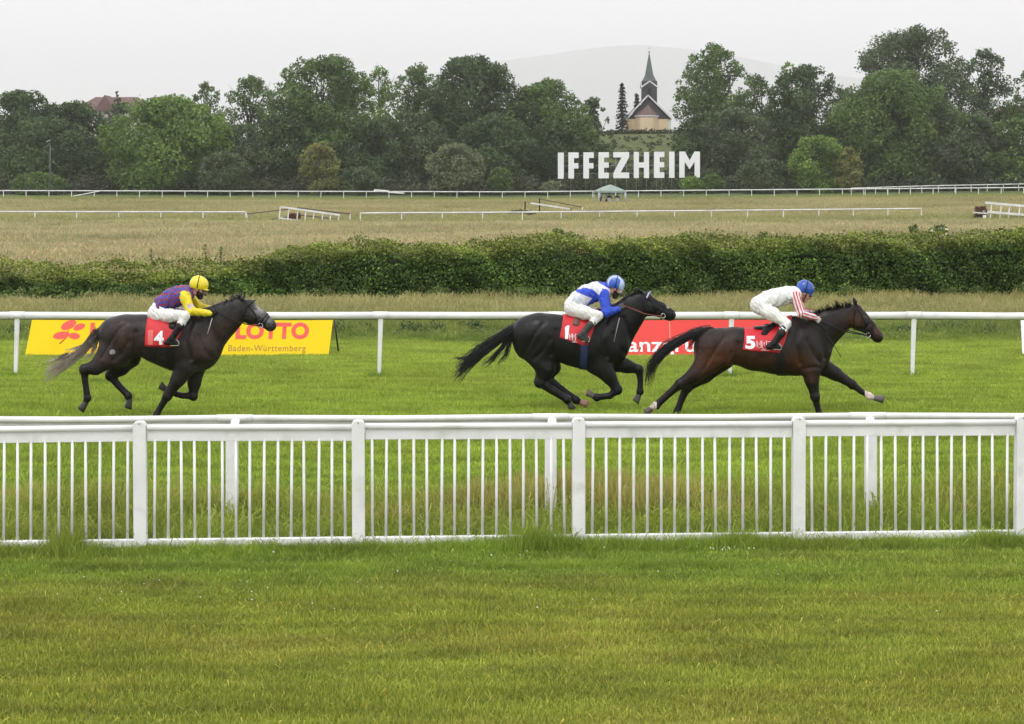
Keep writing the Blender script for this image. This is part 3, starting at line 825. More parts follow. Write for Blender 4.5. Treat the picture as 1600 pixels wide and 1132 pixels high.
# scrub growing on the slope behind the letters
def slope_scrub():
    r = np.random.default_rng(35); lob = []
    for k in range(150):
        x = r.uniform(6, 36); y = r.uniform(362, 379)
        rr = r.uniform(.5, 1.3); lob.append((x, y, gzf(x, y) + rr * .4, rr))
    for k in range(160):     # low growth further up the slope
        x = r.uniform(8, 40); y = r.uniform(378, 391); rr = r.uniform(.25, .6); lob.append((x, y, gzf(x, y) + rr * .2, rr))
    for k in range(90):      # thicker growth on both flanks
        x = r.choice([r.uniform(4, 13), r.uniform(33, 46)]); y = r.uniform(360, 394)
        rr = r.uniform(.9, 1.9); lob.append((x, y, gzf(x, y) + rr * .5, rr))
    o = foliage('undergrowth', lob, 7.0, .5, (.060, .085, .038), r, None, yellow=.35)
    tag(o, 'scrub and brambles on the slope behind the giant letters', 'undergrowth', kind='stuff')
slope_scrub()
def mound_hedge():
    r = np.random.default_rng(36); lob = []
    for k in range(60):
        px = 918 + 150 * (k + r.random()) / 60; x = (px - 800) * 393 / FPX
        lob.append((x, 393 + r.uniform(-.4, .4), gzf(x, 393) + r.uniform(.1, .5), r.uniform(.45, .65)))
    o = foliage('clipped_hedge', lob, 9, .4, (.045, .070, .028), r, None)
    tag(o, 'long dark clipped hedge in front of the church', 'hedge')
mound_hedge()

# ------------------------------------------------------------------ the trackside hedge
def build_hedge():
    r = np.random.default_rng(41)
    e = empty('hedge', (0, 60.7, 0), 'long dense dark green hedge with yellowish top behind the track', 'hedge')
    pxs = [-300, 0, 100, 200, 300, 360, 420, 460, 500, 560, 610, 660, 720, 780, 830, 870, 930, 1000, 1100, 1200, 1300, 1400, 1500, 1600, 1900]
    pys = [402, 402, 406, 407, 405, 402, 397, 388, 381, 377, 373, 380, 381, 374, 370, 366, 372, 372, 370, 367, 369, 367, 363, 356, 356]
    hx = [(p - 800) * 65 / FPX for p in pxs]; hz = [CAMH - (p - HOR) * 65 / FPX for p in pys]
    top = lambda x: np.interp(x, hx, hz)
    y0 = lambda x: .055 * x                      # front line relative to the empty
    def surf(x, v):
        """v 0..1 up the front, 1..2 across the top, 2..2.5 down the back"""
        h = top(x); dep = 3.4
        fz = np.clip(v, 0, 1); tz = np.clip(v - 1, 0, 1); bk = np.clip(v - 2, 0, .5) * 2
        slump = .20 + .25 * np.clip((1.6 - h) / .5, 0, 1)
        z = fz * (h - slump) + slump * np.sin(tz * PI / 2) ** .8 - bk * h * .8
        y = y0(x) + .18 * fz ** 2 - .10 * np.sin(fz * PI) + dep * tz
        lump = .16 * np.sin(x * 1.7 + 2 * v) * np.sin(x * .63 + 5 * v + 1) + .10 * np.sin(x * 4.1 + 3) * np.sin(v * 7 + x) + .06 * np.sin(x * 9 + v * 11)
        return x, y - lump * (v < 1.3), z + lump * .8 * (v > .75)
    # woody core
    xs = np.linspace(-25, 25, 140); vs = np.linspace(0, 2.5, 24)
    X, Vv = np.meshgrid(xs, vs, indexing='ij'); x, y, z = surf(X, Vv)
    y = y + .40 * (1 - np.clip(Vv - 1, 0, 1)) - .2 * np.clip(Vv - 1.5, 0, 1); z = np.maximum(z - .42 * (Vv > .3), 0)
    k = len(vs); i, j = np.meshgrid(np.arange(len(xs) - 1), np.arange(k - 1), indexing='ij'); a = (i * k + j).ravel()
    me = np_mesh('inner_twigs', np.stack([x, y, z], -1).reshape(-1, 3), np.stack([a, a + k, a + k + 1, a + 1], 1), smooth=True)
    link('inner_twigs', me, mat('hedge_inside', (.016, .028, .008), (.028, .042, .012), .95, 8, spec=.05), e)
    n = 185000
    x = r.uniform(-24, 24, n); v = r.random(n) * 2.05
    v = np.where(r.random(n) < .28, r.uniform(.75, 1.3, n), v)
    X, Y, Z = surf(x, v)
    dep = np.abs(r.normal(0, .12, n))
    top_w = np.clip((v - .8) / .3, 0, 1)
    Y = Y + dep * (1 - top_w); Z = Z - dep * top_w + top_w * (r.random(n) < .10) * r.random(n) * .22
    C = np.stack([X, Y, np.maximum(Z, .02)], 1)
    Nr = np.stack([0 * x, -(1 - top_w), .35 + top_w], 1)
    V, Fc = cards(C, Nr, .085 * r.uniform(.55, 1.35, n), 1.1, r, .7)
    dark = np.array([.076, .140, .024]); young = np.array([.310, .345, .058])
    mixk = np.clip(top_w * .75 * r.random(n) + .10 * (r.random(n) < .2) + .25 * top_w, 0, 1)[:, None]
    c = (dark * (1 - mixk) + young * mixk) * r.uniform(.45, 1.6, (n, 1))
    glint = (r.random(n) < .10) & (top_w < .5); c[glint] *= 2.1  # glints painted into the colour of random front leaves
    cl = .8 + .25 * np.sin(x * 1.1 + v * 3) * np.sin(x * .37 + 1.3) + .12 * np.sin(x * 3.3 + v * 5)
    c = c * cl[:, None]
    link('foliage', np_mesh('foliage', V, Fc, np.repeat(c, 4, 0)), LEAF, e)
    # shoots that stand out of the top
    lob = []
    for px, py, s_ in ((870, 357, .5), (880, 364, .6), (905, 362, .5), (852, 366, .4), (600, 372, .45), (620, 378, .35), (1075, 362, .4), (1110, 364, .45), (1200, 360, .4), (700, 376, .3), (510, 378, .4), (1390, 362, .3), (1560, 357, .4), (830, 372, .35), (1300, 363, .3)):
        xx, yy, zz = P(px, py, 65.2)
        for k in range(5): lob.append((xx + r.normal(0, .22), yy - 60.7 + r.normal(0, .25), zz - .12 - r.random() * .35, .16 * s_ + .10))
    foliage('shoots', lob, 260, .085, (.085, .130, .030), r, e, yellow=.4, inner=.2)
    # flowering elder
    FLOWER = mat('cream_flower', (.72, .71, .50), (.6, .6, .4), .8, 30)
    eo = empty('elder_shrub', P(1462, 372, 66.5), 'elder shrub with cream flower heads sticking out of the hedge', 'shrub')
    lob = [(r.normal(0, .35), r.normal(0, .2), r.uniform(-.45, .35), r.uniform(.12, .2)) for _ in range(22)]
    foliage('crown', lob, 200, .11, (.10, .15, .035), r, eo, yellow=.4, inner=.2)
    for (dx, dz) in ((-.15, .22), (.02, .12), (.12, .3), (.28, .28), (.3, .1), (.12, .02), (.38, -.02)):
        fm = MB(); fm.add([(dx + .10 * math.cos(t) * (1 + .2 * math.sin(5 * t)), -.24 + .06 * math.sin(t), dz + .012 * math.sin(3 * t)) for t in np.linspace(0, 2 * PI, 13)[:-1]] + [(dx, -.24, dz + .045)] + [(dx, -.24, dz - .03)],
               [(k, (k + 1) % 12, 12) for k in range(12)] + [((k + 1) % 12, k, 13) for k in range(12)])
        fm.build('flower_head', FLOWER, eo)
    MB().tube([(0, 0, -1.9), (.05, 0, -.5), (0, 0, .3)], [.05, .04, .02], 6).build('stem', BARK, eo)
    # single weeds above the low end
    for lab, px, py, hh, n in (('thin weed standing alone above the low end of the hedge', 236, 388, .55, 60), ('slender weed left of the leafier pair above the hedge', 320, 382, .5, 40), ('leafy weed right of the slender one above the hedge', 345, 386, .5, 90)):
        x_, y_, z_ = P(px, py, 66.4)
        w = empty('weed', (x_, y_, z_ - hh), lab, 'weed', 'weeds above the hedge')
        MB().tube([(0, 0, -.9), (.02, 0, 0), (0, 0, hh)], [.012, .009, .004], 5).build('stem', BARK, w)
        t = r.random(n); C = np.stack([r.normal(0, .10, n) * (1.1 - t), r.normal(0, .08, n), t * hh], 1)
        V, Fc = cards(C, np.tile([0, -.3, .6], (n, 1)), .09 * r.uniform(.6, 1.2, n), .6, r, .5)
        link('leaves', np_mesh('leaves', V, Fc, np.repeat(np.array([.085, .120, .04]) * r.uniform(.7, 1.3, (n, 1)), 4, 0)), LEAF, w)
build_hedge()

def weeds_and_daisies():
    r = np.random.default_rng(43); lob = []
    for k in range(150):
        x = r.uniform(-14, 15); lob.append((x, r.uniform(46.2, 48.2) + .02 * x, r.uniform(.05, .16), r.uniform(.09, .24)))
    o = foliage('weeds', lob, 330, .07, (.085, .135, .045), r, None, yellow=.3, inner=.1); tag(o, 'leafy green weeds along the edge of the track behind the thick rail', 'weeds', kind='stuff')
    lob = []
    for k in range(130):
        x = r.uniform(-17, 18); lob.append((x, 60.3 + .055 * x + r.normal(0, .25), r.uniform(.05, .30), r.uniform(.10, .28)))
    o = foliage('weeds', lob, 300, .08, (.110, .165, .045), r, None, yellow=.4, inner=.1); tag(o, 'pale green weeds growing at the foot of the long hedge', 'weeds', kind='stuff')
    n = 90; px = np.where(r.random(n) < .25, r.normal(1128, 22, n), r.uniform(0, 1600, n)); y = np.where(px == px, r.uniform(16.5, 19.3, n), 0); y[np.abs(px - 1128) < 60] = r.uniform(19.2, 19.55, (np.abs(px - 1128) < 60).sum())
    C = np.stack([(px - 800) * y / FPX, y, r.uniform(.045, .075, n)], 1)
    V, Fc = cards(C, np.tile([0, -.4, 1.0], (n, 1)), .016 * r.uniform(.7, 1.3, n), 2.0, r, .95)
    o = link('daisies', np_mesh('daisies', V, Fc, np.tile([.75, .75, .70], (len(V), 1))), LEAF); tag(o, 'tiny white daisies dotted over the lawn by the picket fence', 'daisies', kind='stuff')
weeds_and_daisies()

# ------------------------------------------------------------------ fences and rails
def build_picket_fence():
    e = empty('picket_fence', (0, 19.55, 0), 'white picket fence with flat posts nearest to the camera', 'fence')
    yl = lambda px: 19.25 + .6 * px / 1600.0
    def X(px): return (px - 800) * yl(px) / FPX
    posts = [-123, 220, 560.5, 904, 1247, 1595, 1942]
    def loc(px, dy, z): return (X(px), yl(px) - 19.55 + dy, z)
    ang = math.atan2(yl(1600) - yl(0), X(1600) - X(0)); rot = Matrix.Rotation(ang, 3, 'Z')
    pm = MB()
    w = .125; pts = [(-w / 2, -.08), (w / 2, -.08), (w / 2, 1.245), (w / 2 - .012, 1.272), (w / 2 - .035, 1.283), (-w / 2 + .035, 1.283), (-w / 2 + .012, 1.272), (-w / 2, 1.245)]
    pm.poly(pts, -.055, .055); pme = pm.mesh('post'); pme.materials.append(WHITE)
    for i, p in enumerate(posts):
        o = link('post', pme, None, e, loc(p, 0, -.004 * (i % 3))); o.rotation_euler = (.002 * (-1) ** i, .004 * (i - 3), ang); bevel_mod(o, .006)
        b = MB(); b.tube([(0, -.056, 1.262), (0, -.062, 1.262)], .006, 6); link('bolt', b.mesh('bolt'), DARK, o)
    bal = MB(); bal.tube([(0, 0, .02), (0, 0, 1.10)], .0135, 8); bme = bal.mesh('baluster'); bme.materials.append(WHITE)
    r = random.Random(3)
    for a, b in zip(posts[:-1], posts[1:]):
        pa, pb = a + 10, b - 10
        sag = r.uniform(-.008, .008)
        # rounded top rail, flat board below, bottom board
        tr = MB(); A = Vector(loc(pa, -.01, 1.211 + sag)); B = Vector(loc(pb, -.01, 1.211 - sag))
        tr.tube([A, B], .031, 14); tr.build('top_rail', WHITE2, e)
        bd = MB(); bd.bar(A + Vector((0, .012, -.083)), B + Vector((0, .012, -.083)), .028, .098); bevel_mod(bd.build('board', WHITE, e), .004)
        bb = MB(); bb.bar(loc(pa, .0, .093), loc(pb, .0, .093), .06, .085); bevel_mod(bb.build('bottom_rail', WHITE, e), .012, 3)
        n = 15; step = (b - a) / 16.0
        for k in range(n):
            px = a + step * (k + 1) + r.uniform(-.7, .7)
            o = link('baluster', bme, None, e, loc(px, .0, 0)); o.rotation_euler = (0, r.uniform(-.010, .010), 0)
build_picket_fence()

def build_running_rail():
    e = empty('running_rail', (0, 21.3, 0), 'white running rail on cranked posts just behind the picket fence', 'rail')
    posts = [-129, 366, 860, 1356, 1851]
    yl = lambda px: 21.15 + .35 * px / 1600
    def L(px, dy, z): return ((px - 800) * yl(px) / FPX, yl(px) - 21.3 + dy, z)
    for i, p in enumerate(posts):
        m = MB(); a = Vector(L(p, -.16, 0))
        m.box((a.x, a.y, .45), (.125, .10, 1.0)); o = m.build('post', WHITE, e); bevel_mod(o, .008)
        k = MB(); k.add([(a.x - .055, a.y - .05, .90), (a.x + .055, a.y - .05, .90), (a.x + .055, a.y + .05, .90), (a.x - .055, a.y + .05, .90),
                         (a.x - .045 + .02, a.y + .12, 1.075), (a.x + .045 + .02, a.y + .12, 1.075), (a.x + .045 + .02, a.y + .20, 1.06), (a.x - .045 + .02, a.y + .20, 1.06)],
                        [(0, 1, 2, 3), (4, 5, 6, 7), (0, 1, 5, 4), (1, 2, 6, 5), (2, 3, 7, 6), (3, 0, 4, 7)])
        bevel_mod(k.build('arm', WHITE, o), .012, 3)
        s = MB(); s.tube([L(p - 28, .02, 1.082), L(p + 28, .02, 1.082)], .039, 12); s.build('sleeve', WHITE2, e)
    for a, b in zip(posts[:-1], posts[1:]):
        m = MB(); m.tube([L(a, .02, 1.084), L((a + b) / 2, .02, 1.070), L(b, .02, 1.084)], .034, 14); m.build('rail', WHITE2, e)
        m = MB(); m.bar(L(a, .045, .985), L(b, .045, .985), .02, .12); m.build('board', WHITE, e)
build_running_rail()

ALGAE_SHADE = mat('algae_and_shade', (.10, .115, .06), (.24, .25, .18), .8, 6.0)  # algae green with the rail's underside shade put into the colour
def build_inner_rail():
    e = empty('inner_rail', (0, 36.6, 0), 'thick white tubular rail behind the galloping horses', 'rail')
    posts = [-258, 27, 313, 595, 868, 1143, 1428, 1713]
    D = 36.6
    def L(px, z, dy=0): return ((px - 800) * D / FPX, dy, z)
    pm = MB(); pm.add([(-.065, -.03, -.1), (-.005 + .0, -.03, -.1), (-.005, .03, -.1), (-.065, .03, -.1), (-.045, -.03, 1.1), (.045, -.03, 1.1), (.045, .03, 1.1), (-.045, .03, 1.1)],
                      [(0, 1, 2, 3), (4, 5, 6, 7), (0, 1, 5, 4), (1, 2, 6, 5), (2, 3, 7, 6), (3, 0, 4, 7)])
    pme = pm.mesh('post'); pme.materials.append(WHITE)
    for p in posts: bevel_mod(link('post', pme, None, e, L(p, 0)), .01)
    r = random.Random(5)
    for a, b in zip(posts[:-1], posts[1:]):
        m = MB(); m.tube([L(a, 1.152), L((a + b) / 2, 1.142 + r.uniform(-.006, .006)), L(b, 1.152)], .066, 18); m.build('rail', WHITE2, e)
        lp = MB(); lp.tube([L(a, 1.088, .012), L((a + b) / 2, 1.078, .012), L(b, 1.088, .012)], .017, 8); lp.build('shade_algae_strip', ALGAE_SHADE, e)  # added dark tube painting the shade and algae under the rail
        s = MB(); s.tube([L(b - 12, 1.153), L(b + 12, 1.153)], .070, 18); s.build('sleeve', WHITE2, e)
build_inner_rail()

def post_rail(name, label, pts, spacing, h, rr, pw, group=None, m=WHITE_FAR, posts=True, end_over=0.0):
    """rail over ground points; posts every spacing metres"""
    pts = [Vector((x, y, 0)) for x, y in pts]
    L = [0]
    for a, b in zip(pts[:-1], pts[1:]): L.append(L[-1] + (b - a).length)
    def at(s):
        for i in range(len(pts) - 1):
            if s <= L[i + 1] or i == len(pts) - 2:
                p = pts[i].lerp(pts[i + 1], (s - L[i]) / (L[i + 1] - L[i])); return Vector((p.x, p.y, gzf(p.x, p.y)))
    o0 = at(0)
    e = empty(name, o0, label, 'rail', group)
    n = int(round(L[-1] / spacing)); st = L[-1] / n
    r = random.Random(int(L[-1] * 10))
    for i in range(n + 1):
        p = at(st * i) - o0
        q = MB(); q.box((0, 0, h / 2 - .15), (pw, pw, h + .2)); q.build('post', m, e, p).rotation_euler = (0, r.uniform(-.03, .03), 0)
    for i in range(n):
        a = at(st * i) - o0 + Vector((0, 0, h)); b = at(st * (i + 1)) - o0 + Vector((0, 0, h))
        q = MB(); q.tube([a, b], rr, 8); q.build('rail', m, e)
    return e
G = lambda px, d: ((px - 800) * d / FPX, d)
post_rail('white_rail', 'long white rail in front of the wood, running across the whole picture', [G(-30, 300), G(560, 300), G(1060, 300), G(1635, 300)], 3.40, 1.13, .085, .10)
post_rail('white_rail', 'short second white rail climbing behind the long one', [G(1330, 305), G(1440, 322), G(1640, 338)], 3.6, 1.15, .08, .09)
post_rail('white_rail', 'white rail in the meadow ending beside the brown poles', [G(-75, 181), G(384, 178)], 3.72, .90, .065, .09)
post_rail('white_rail', 'long white rail in the meadow in front of the tent', [G(563, 167), G(1440, 186)], 3.55, .98, .065, .09)
def loose_bits():
    m = MB(); m.tube([(0, 0, .0), (3.7, 1.5, .75)], .07, 7)
    e = m.build('loose_rail', WHITE_FAR, None, (*G(114, 297), gzf(*G(114, 297)) + .35)); tag(e, 'loose white rail leaning on the long rail near the lamp post', 'rail')
    m = MB(); m.box((0, 0, 0), (2.2, .5, .28), Matrix.Rotation(.08, 3, 'Y'))
    m.box((2.2, 0, -.3), (2.4, .2, .2), Matrix.Rotation(.06, 3, 'Y'))
    e = m.build('loose_rail', WHITE_FAR, None, (*G(596, 297), gzf(*G(596, 297)) + 1.3)); tag(e, 'short white beam lying on top of the long rail', 'rail')
loose_bits()

# ------------------------------------------------------------------ jumps in the meadow
def brush(name, c, size, parent, colour, n, seed, upright=1.0):
    r = np.random.default_rng(seed)
    C = np.array(c) + r.uniform(-.5, .5, (n, 3)) * np.array(size)
    V, Fc = cards(C, np.tile([0, -.5, .3], (n, 1)), .22 * r.uniform(.6, 1.4, n), .4, r, .3)
    return link(name, np_mesh(name, V, Fc, np.repeat(np.array(colour) * r.uniform(.6, 1.4, (n, 1)), 4, 0)), LEAF, parent)

def jumps():
    # left jump: white slatted wing, brown brush and brown guide poles
    D = 168.0
    def q(px, py, d=D): return Vector(P(px, py, d))
    o = q(485, 351); o.z = gzf(o.x, o.y)
    e = empty('jump_wing', o, 'leaning white slatted jump wing with brown brush left of the gap', 'jump wing')
    tops = [(438, 323, 352), (451.5, 325, 352), (466, 326, 347), (478, 328.5, 352), (491, 330.5, 350), (504.5, 333, 352), (517, 334, 353), (530, 336, 350)]
    for px, t, b in tops:
        m = MB(); m.bar(q(px - 2.5, b) - o, q(px, t) - o, .10, .13); m.build('upright', WHITE_FAR, e)
    for a, b in (((439, 323.5), (531, 336.5)), ((438, 341), (491, 349))):
        m = MB(); m.bar(q(*a, D - .12) - o, q(*b, D - .12) - o, .08, .14); m.build('rail', WHITE_FAR, e)
    brush('brush', q(460, 338, D + .6) - o, (1.0, .7, .45), e, (.16, .07, .035), 500, 51)
    m = MB(); m.box(q(453, 347, D + .4) - o, (.3, .3, .25)); m.build('foot_block', DARK, e)
    o2 = q(416, 347, 174); o2.z = gzf(o2.x, o2.y)
    e2 = empty('guide_rails', o2, 'pair of brown wooden guide poles beside the leaning white wing', 'rail')
    for a, b, d0, d1 in (((386, 334.5), (452, 327), 177, 171), ((386, 347), (450, 339.5), 177, 171), ((466, 325), (547, 334.5), 171, 176), ((466, 336), (547, 345), 171, 176)):
        m = MB(); m.tube([q(*a, d0) - o2, q(*b, d1) - o2], .055, 7); m.build('pole', BROWN, e2)
    for px, t, b, d in ((386, 333, 348, 177), (547, 334, 347, 176), (466, 324, 350, 171)):
        m = MB(); m.bar(q(px, b, d) - o2, q(px, t, d) - o2, .1, .1); m.build('post', WHITE_FAR if px != 466 else BROWN, e2)
    # middle jump: dark posts, pale poles and a bush
    D2 = 205.0
    o3 = q(855, 337, D2); o3.z = gzf(o3.x, o3.y)
    e3 = empty('jump_rails', o3, 'old jump of dark posts and pale poles left of the tent', 'jump')
    for px, t, b in ((820.5, 315, 334), (843, 310, 337), (892, 326, 345)):
        m = MB(); m.bar(q(px, b, D2) - o3, q(px, t, D2) - o3, .14, .14); m.build('post', mat('dark_post', (.03, .025, .022), None, .9), e3)
    m = MB(); m.bar(q(910, 339, D2) - o3, q(910, 324, D2) - o3, .12, .12); m.build('post', WHITE_FAR, e3)
    for a, b in (((829, 317.5), (891, 327)), ((822, 329), (873, 337))):
        m = MB(); m.bar(q(*a, D2 - .1) - o3, q(*b, D2 - .1) - o3, .1, .16); m.build('pole', WHITE_FAR, e3)
    m = MB(); m.tube([q(843, 311, D2 + 1) - o3, q(909, 324, D2 + 1) - o3], .05, 6); m.build('pole', BROWN, e3)
    build_tree('low dark bush at the left end of the old jump', 814, 196, 329, 46, DK, name='dark_bush', size=.2, base=343, z0f=0, seed=301, group='bushes in the meadow')
    build_tree('tiny green bush below the old jump', 844, 180, 341, 17, MD, name='green_bush', size=.15, base=351, z0f=0, seed=302, group='bushes in the meadow')
    # right jump
    D3 = 176.0
    o4 = q(1560, 343, D3); o4.z = gzf(o4.x, o4.y)
    e4 = empty('jump_wing', o4, 'white two-rail jump wing with brown brush, rightmost in the meadow', 'jump wing')
    for px, t, b in ((1549, 317, 342), (1564, 319, 342), (1577, 321, 344), (1593, 321, 340), (1608, 322, 344)):
        m = MB(); m.bar(q(px - 2, b, D3) - o4, q(px + .6, t, D3) - o4, .10, .14); m.build('upright', WHITE_FAR, e4)
    for a, b in (((1539, 317), (1612, 323)), ((1535, 330.5), (1612, 337))):
        m = MB(); m.bar(q(*a, D3 - .12) - o4, q(*b, D3 - .12) - o4, .08, .20); m.build('rail', WHITE_FAR, e4)
    brush('brush', q(1532, 328, D3) - o4, (1.0, .7, .55), e4, (.12, .065, .045), 500, 52)
    brush('brush', q(1532, 338, D3) - o4, (1.1, .7, .35), e4, (.07, .045, .035), 350, 53)
    m = MB(); m.bar(q(1520, 332, D3 - .4) - o4, q(1543, 334, D3 - .4) - o4, .08, .1); m.build('foot_rail', WHITE_FAR, e4)
    m = MB(); m.box(q(1538, 339, D3 - .3) - o4, (.3, .2, .3)); m.build('foot_block', WHITE_FAR, e4)
jumps()

def lamp():
    x, y = G(78, 322); g = gzf(x, y)
    e = empty('lamp_post', (x, y, g), 'thin grey lamp post at the left end of the wood', 'lamp post')
    zt = P(78, 218, 322)[2] - g
    M = mat('grey_pole', (.09, .09, .09), (.12, .12, .12), .6)
    MB().tube([(0, 0, -.3), (.05, 0, zt * .9)], [.11, .07], 8).build('pole', M, e)
    MB().bar((-.55, 0, zt * .86), (.25, 0, zt), .07, .09).build('arm', M, e)
    MB().box((-.3, 0, zt * .97), (.7, .22, .12), Matrix.Rotation(-.5, 3, 'Y')).build('lamp_head', mat('lamp_head', (.4, .4, .4), None, .4), e)
lamp()

def text_arrays(body, offset=0.0, space=1.0, res=6):
    cu = bpy.data.curves.new('lettering', 'FONT'); cu.body = body; cu.offset = offset; cu.resolution_u = res; cu.space_character = space
    o = bpy.data.objects.new('lettering', cu); COL.objects.link(o)
    dg = bpy.context.evaluated_depsgraph_get(); dg.update()
    me = bpy.data.meshes.new_from_object(o.evaluated_get(dg))
    bpy.data.objects.remove(o)
    bm = bmesh.new(); bm.from_mesh(me); bpy.data.meshes.remove(me)
    bmesh.ops.triangulate(bm, faces=bm.faces)
    return bm

def text_obj(name, body, x0, x1, z0, z1, y, m, parent, offset=0.0, space=1.0, bend=None, sub=0, slant=0.0, th=0.0):
    """flat print fitted in a rectangle of the x,z plane; bend maps x,z to a surface"""
    bm = text_arrays(body, offset, space)
    if sub: bmesh.ops.subdivide_edges(bm, edges=bm.edges, cuts=sub, use_grid_fill=True)
    co = np.array([v.co[:2] for v in bm.verts]); a, b = co.min(0), co.max(0)
    for v in bm.verts:
        u = (v.co.x - a[0]) / (b[0] - a[0]); w = (v.co.y - a[1]) / (b[1] - a[1])
        X = x0 + (x1 - x0) * u; Z = z0 + (z1 - z0) * w; X += slant * (Z - z0)
        v.co = bend(X, Z) if bend else Vector((X, y, Z))
    bmesh.ops.recalc_face_normals(bm, faces=bm.faces)
    me = bpy.data.meshes.new(name); bm.to_mesh(me); bm.free()
    return link(name, me, m, parent)

def banners():
    YEL = mat('yellow_banner', (.74, .535, .010), (.78, .565, .013), .6, 1.0, .05, 8, spec=.12)
    RED = mat('red_banner', (.68, .058, .050), (.72, .068, .058), .6, 1.0, .05, 8, spec=.2)
    REDP = mat('red_print', (.74, .07, .045), None, .55); BRN = mat('brown_print', (.36, .17, .02), None, .55); WHP = mat('white_print', (.85, .85, .85), None, .55)
    D = 41.0; s = D / FPX; TILT = math.radians(24)
    def board(name, px0, px1, label, m, skew):
        x0, x1 = (px0 - 800) * s, (px1 - 800) * s; cx = (x0 + x1) / 2; hw = (x1 - x0) / 2
        e = empty(name, (cx, D, 0), label, 'banner'); Hh = .88
        p = empty('panel_plane', (0, 0, .0)); p.parent = e; p.rotation_euler = (-TILT, 0, 0)
        b = MB(); k = skew
        b.add([(-hw, 0, .01), (hw, 0, .01), (hw + k, 0, Hh), (-hw + k, 0, Hh), (-hw, .03, .01), (hw, .03, .01), (hw + k, .03, Hh), (-hw + k, .03, Hh)],
              [(0, 1, 2, 3), (4, 5, 6, 7), (0, 1, 5, 4), (1, 2, 6, 5), (2, 3, 7, 6), (3, 0, 4, 7)])
        bo = b.build('panel', m, e); bo.rotation_euler = (-TILT, 0, 0)
        for x in (-hw + .1, hw + .02):
            MB().tube([(x + k, Hh * math.sin(TILT) + .02, Hh * math.cos(TILT) - .05), (x + k + .06, .72, 0)], .018, 6).build('support_leg', DARK, e)
        bpy.data.objects.remove(p)
        def loc(px, py):  # picture position to panel plane x,z
            return (px - 800) * s - cx, (CAMH - (py - HOR) * s) / math.cos(TILT) * .985
        return e, bo, loc
    e, bo, loc = board('banner_board', 39, 513, 'yellow advertising board with red LOTTO lettering behind the grey horse', YEL, .07)
    Y = -.004
    for px in (105, 334):
        # four-leaf clover with stem
        dx = px - 105
        for (cx, cy, rx, ry, an) in ((102.5, 509, 12.5, 6.6, -25), (119.5, 512, 9.5, 4.8, -20), (113, 526, 9, 5, 6), (92.5, 525, 13, 5.8, -8)):
            m = MB(); ca, sa = math.cos(math.radians(an)), math.sin(math.radians(an)); out = []
            for t in np.linspace(0, 2 * PI, 20)[:-1]:
                u, w = math.cos(t) * rx, math.sin(t) * ry; out.append(loc(cx + u * ca - w * sa + dx, cy + u * sa + w * ca))
            m.poly(out, Y, Y + .003); m.build('clover_leaf', REDP, bo)
        m = MB(); a, b, c = loc(103 + dx, 517), loc(100 + dx, 529), loc(91 + dx, 538)
        m.tube([(a[0], Y, a[1]), (b[0], Y, b[1]), (c[0], Y, c[1])], .012, 6, flat=.2); m.build('clover_stem', REDP, bo)
        x0, zb = loc(137 + dx, 531); x1, zt = loc(252 + dx, 505)
        text_obj('red_lettering', 'LOTTO', x0, x1, zb, zt, Y, REDP, bo, offset=.048, space=1.06)
        x0, zb = loc(127 + dx, 552.5); x1, zt = loc(248 + dx, 540)
        text_obj('brown_lettering', 'Baden-Württemberg', x0, x1, zb, zt, Y, BRN, bo, offset=.002, space=1.12)
    e, bo, loc = board('banner_board', 895, 1262, 'red advertising board with white lettering behind the two leading horses', RED, .05)
    x0, zb = loc(934, 557.5); x1, zt = loc(1150, 528)
    text_obj('white_lettering', 'Finanzgruppe', x0, x1, zb, zt, Y, WHP, bo, offset=.012)
    a, b = loc(1048, 498), loc(1048, 557)
    MB().box((a[0], Y, (a[1] + b[1]) / 2), (.012, .002, a[1] - b[1])).build('seam', mat('seam', (.9, .35, .3), None, .6), bo)
    board('banner_board', 1598, 1760, 'board cut by the picture edge with a dark support leg', WHITE, .05)
banners()

